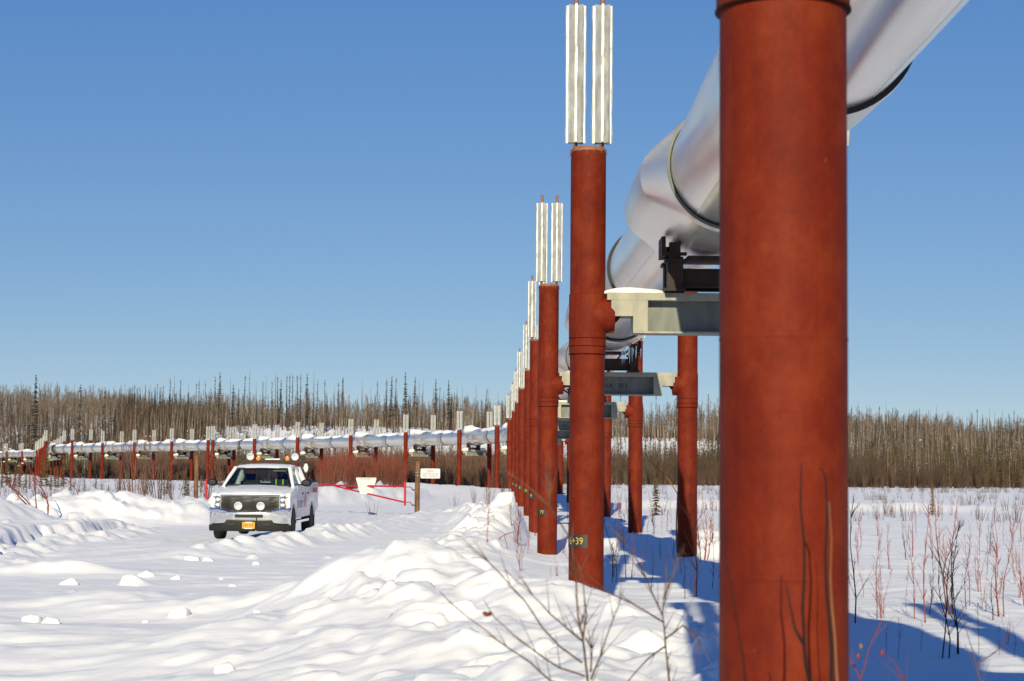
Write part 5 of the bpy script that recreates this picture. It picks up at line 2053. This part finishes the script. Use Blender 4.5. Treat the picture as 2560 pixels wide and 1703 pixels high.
def stick(name, pix, y, r0, mat, label, cat, root=True, n=6, tw=0, taper=.75, group=None):
    """plant whose stems follow photo columns at about one distance; pix: list of stems (lists of pixels from base to tip)"""
    base = at(*pix[0][0], y)
    g = H1(base.x, y)
    r = empty(name, (base.x, y, g))
    tag(r, label, cat, group)
    rr = random.Random(len(label))
    o0 = Vector((base.x, y, g))
    for si, pl in enumerate(pix):
        dy = rr.uniform(-.25, .25) * (y / 12)
        P = [at(px, py, y + dy * (k / max(1, len(pl) - 1))) - o0 for k, (px, py) in enumerate(pl)]
        if si == 0 and root:
            P = [Vector((P[0].x * .5, 0, -.12))] + P
        # smooth the polyline
        Q = []
        for a, b in zip(P[:-1], P[1:]):
            Q += [a, a.lerp(b, .5) + Vector((rr.uniform(-1, 1), 0, rr.uniform(-1, 1))) * (b - a).length * .025]
        Q.append(P[-1])
        m = len(Q)
        rs = r0 * (1 if si == 0 else .72)
        mb = MB()
        mb.path(Q, [rs * (1 - taper * k / (m - 1)) for k in range(m)], n)
        for _ in range(tw):
            k = rr.randrange(1, m - 1)
            p = Q[k]
            d = (Q[k + 1] - Q[k]).normalized()
            e = p + (d + Vector((rr.uniform(-.8, .8), rr.uniform(-.3, .3), .3))).normalized() * rr.uniform(.04, .14) * (y / 6)
            mb.path([p, e], [rs * .45, rs * .12], 5, False)
        mb.build("stem" if si == 0 else "branch", mat, r, smooth=True)
    return r


def z8(pts):
    return [(1200 + x / 2.998, 1180 + y / 2.998) for (x, y) in pts]


def z7(pts):
    return [(1780 + x / 2.6, 1100 + y / 2.6) for (x, y) in pts]


stick("bare_shrub", [z8([(815, 1640), (800, 1500), (770, 1240), (735, 1080), (720, 790), (690, 520), (520, 255), (360, 110), (200, 0)]),
                     z8([(770, 1240), (800, 1080), (770, 790), (745, 690)]), z8([(830, 1560), (900, 1390), (1000, 1100), (1080, 870)]),
                     z8([(765, 1430), (600, 1310), (470, 1170), (330, 960), (130, 740), (0, 610), (-90, 540)]), z8([(770, 1270), (650, 1170), (520, 1060), (400, 930), (300, 790)]),
                     z8([(785, 1530), (600, 1470), (420, 1350), (250, 1220), (110, 1090), (30, 960)]), z8([(815, 1640), (530, 1568), (380, 1430), (200, 1310), (50, 1190), (-90, 1090), (-300, 900)]),
                     z8([(520, 250), (530, 120), (480, -20)]), z8([(830, 1500), (840, 1330), (810, 1180)])], 7.2, .0062, M['twig_near'], "bare brown shrub with spreading twigs before the snow bank, bottom centre", "shrub", tw=6)
stick("bare_shrub", [z8([(1425, 1640), (1415, 1540), (1390, 1300), (1370, 1080), (1378, 950), (1395, 640)]), z8([(1370, 1080), (1300, 930), (1200, 700), (1100, 540), (950, 380)]),
                     z8([(1380, 1130), (1130, 980), (800, 840), (640, 740)]), z8([(1385, 1310), (1250, 1410), (1110, 1568), (1090, 1640)]), z8([(1378, 950), (1440, 800), (1480, 640)]), z8([(1390, 1250), (1520, 1150), (1640, 1260), (1730, 1440)])],
      7.4, .0060, M['twig_near'], "dark reddish bare shrub just left of the big red post", "shrub", tw=6)
stick("bare_twig", [z7([(640, 1640), (630, 1560), (600, 1350), (588, 1100), (600, 690), (575, 430), (580, 150)]), z7([(605, 1340), (540, 1230), (480, 930)])], 5.6, .0085, M['twig_dark'], "dark forked twig standing before the big red post", "twig")
stick("bare_twig", [z7([(785, 1640), (775, 1560), (760, 1150), (740, 900), (745, 600), (735, 230), (700, 180)])], 5.7, .0085, M['twig_dark'], "tall dark twig with a hooked tip before the big red post", "twig")
stick("bare_twig", [z7([(225, 1640), (215, 1540), (165, 1200), (140, 1030), (90, 800)])], 5.5, .0045, M['twig_dark'], "thin slanting twig at the left side of the big red post", "twig")
stick("bare_twig", [z7([(820, 1640), (812, 1540), (800, 1300), (770, 900), (760, 400)])], 5.9, .0045, M['dry'], "pale straw stem beside the hooked twig on the big red post", "twig")
stick("rose_shrub", [[(2130, 1760), (2150, 1700), (2170, 1630), (2200, 1560), (2215, 1510)], [(2150, 1700), (2120, 1640), (2095, 1590)], [(2290, 1760), (2240, 1660), (2205, 1630)]], 9.0, .0045, M['twig_red'], "blurred red wild rose stems with hips at the lower right", "shrub", tw=4)
stick("rose_shrub", [[(2470, 1760), (2440, 1660), (2420, 1590), (2400, 1520)], [(2440, 1660), (2500, 1620), (2520, 1570)]], 9.5, .0045, M['twig_brown'], "blurred brown bare stems in the lower right corner", "shrub", tw=3)
for (px, py, c, lab) in ((2145, 1640, 'hip', "red rose hip lowest of the three at the lower right"), (2205, 1632, 'hip', "red rose hip right of the other two at the lower right"), (2152, 1616, 'dry', "pale dried hip above the red one at the lower right")):
    q = at(px, py, 8.9)
    o = MB().lathe([(0, -.012), (.007, -.009), (.009, 0), (.006, .009), (.002, .014), (0, .015)], 12).build("rose_hip", M[c], None, True, loc=q)
    tag(o, lab, "rose hip", "rose hips at the lower right")
# dead leaf
q = at(1218, 1536, 6.9)
mb = MB().add([tuple(.62 * c for c in q_) for q_ in [(-.030, 0, .008), (-.012, -.004, -.014), (.016, .002, -.012), (.032, .006, .004), (.020, -.006, .022), (.004, .004, .010), (-.014, .004, .018), (0, -.012, .0)]],
              [(0, 1, 7), (1, 2, 7), (2, 3, 7), (3, 4, 7), (4, 5, 7), (5, 6, 7), (6, 0, 7)])
o = mb.build("dead_leaf", M['leaf'], None, True, loc=q)
sm = o.modifiers.new("Solidify", 'SOLIDIFY')
sm.thickness = .001
tag(o, "small dark red dead leaf caught on a twig before the snow bank", "leaf")
# others further off
stick("broken_stalk", [[(1240, 1375), (1250, 1345), (1260, 1338), (1271, 1385)], [(1260, 1338), (1284, 1330), (1290, 1382)], [(1245, 1360), (1225, 1366), (1212, 1374)]], 39.5, .014, M['twig_orange'], "orange snapped willow stalks beside the snow heap left of the 79 post", "stalk", root=False)
stick("leaning_stem", [[(1694, 1235), (1672, 1200), (1640, 1168), (1621, 1150)]], 46, .020, M['twig_orange'], "long yellow orange stem leaning left beside the shaded right row post", "stem")
stick("bare_shrub", [[(85, 1278), (65, 1250), (40, 1228), (18, 1212)], [(80, 1270), (50, 1245), (30, 1222), (22, 1200)], [(92, 1276), (88, 1230), (85, 1180)]], 54, .026, M['twig_red'], "leaning red stems at the far left behind the snow shelf", "shrub", tw=6)
stick("bare_shrub", [[(121, 1262), (112, 1235), (98, 1210), (88, 1190)], [(118, 1250), (107, 1240), (104, 1225)]], 56, .024, M['twig_red'], "forked red stem left of the big snow pile", "shrub", tw=5)
stick("bare_shrub", [[(195, 1230), (185, 1218), (168, 1200)]], 60, .016, M['twig_red'], "short red stem leaning over the top of the left snow pile", "shrub", tw=4)

# ------------------------------------------------------------------ light and sky
sx, sy, sz = -.19, -2.42, 1.0
el = math.atan2(sz, math.hypot(sx, sy))
az = math.atan2(sx, sy)
w = bpy.data.worlds.new("World")
SC.world = w
w.use_nodes = True
nt = w.node_tree
bg = nt.nodes["Background"]
sky = nt.nodes.new("ShaderNodeTexSky")
sky.sky_type = 'NISHITA'
sky.sun_disc = False
sky.sun_elevation = el
sky.sun_rotation = az
sky.altitude = 0
sky.air_density = .7
sky.dust_density = 0
sky.ozone_density = 6
# clear cold air: deepen the blue overhead, keep the pale band low down
sep = nt.nodes.new("ShaderNodeSeparateColor")
cmbn = nt.nodes.new("ShaderNodeCombineColor")
nt.links.new(sky.outputs["Color"], sep.inputs[0])
for ch, (x0, g, k) in enumerate(((.40, .80, 1.2013), (0, .76, 1.112), (0, .39, 2.56))):
    sb = nt.nodes.new("ShaderNodeMath")
    sb.operation = 'SUBTRACT'
    sb.inputs[1].default_value = x0
    mxm = nt.nodes.new("ShaderNodeMath")
    mxm.operation = 'MAXIMUM'
    mxm.inputs[1].default_value = .12
    pw = nt.nodes.new("ShaderNodeMath")
    pw.operation = 'POWER'
    pw.inputs[1].default_value = g
    ml = nt.nodes.new("ShaderNodeMath")
    ml.operation = 'MULTIPLY'
    ml.inputs[1].default_value = k
    nt.links.new(sep.outputs[ch], sb.inputs[0])
    nt.links.new(sb.outputs[0], mxm.inputs[0])
    nt.links.new(mxm.outputs[0], pw.inputs[0])
    nt.links.new(pw.outputs[0], ml.inputs[0])
    nt.links.new(ml.outputs[0], cmbn.inputs[ch])
nt.links.new(cmbn.outputs[0], bg.inputs["Color"])
bg.inputs["Strength"].default_value = .078
ld = bpy.data.lights.new("sun", 'SUN')
ld.energy = 4.6
ld.angle = R_(.5)
ld.color = (.97, .865, .60)
lo = bpy.data.objects.new("sun", ld)
COL.objects.link(lo)
lo.rotation_euler = Vector((sx, sy, sz)).to_track_quat('Z', 'Y').to_euler()
lo.location = (-20, -60, 40)

SC.view_settings.view_transform = 'Standard'
SC.view_settings.look = 'None'
SC.view_settings.exposure = 0.48
SC.view_settings.gamma = 1.0
SC.render.engine = 'CYCLES'
SC.cycles.max_bounces = 8
SC.cycles.transparent_max_bounces = 12
SC.cycles.use_denoising = True
SC.cycles.denoiser = 'OPENIMAGEDENOISE'
SC.cycles.denoising_input_passes = 'RGB_ALBEDO_NORMAL'
SC.cycles.denoising_prefilter = 'ACCURATE'
SC.cycles.caustics_reflective = False
SC.cycles.caustics_refractive = False
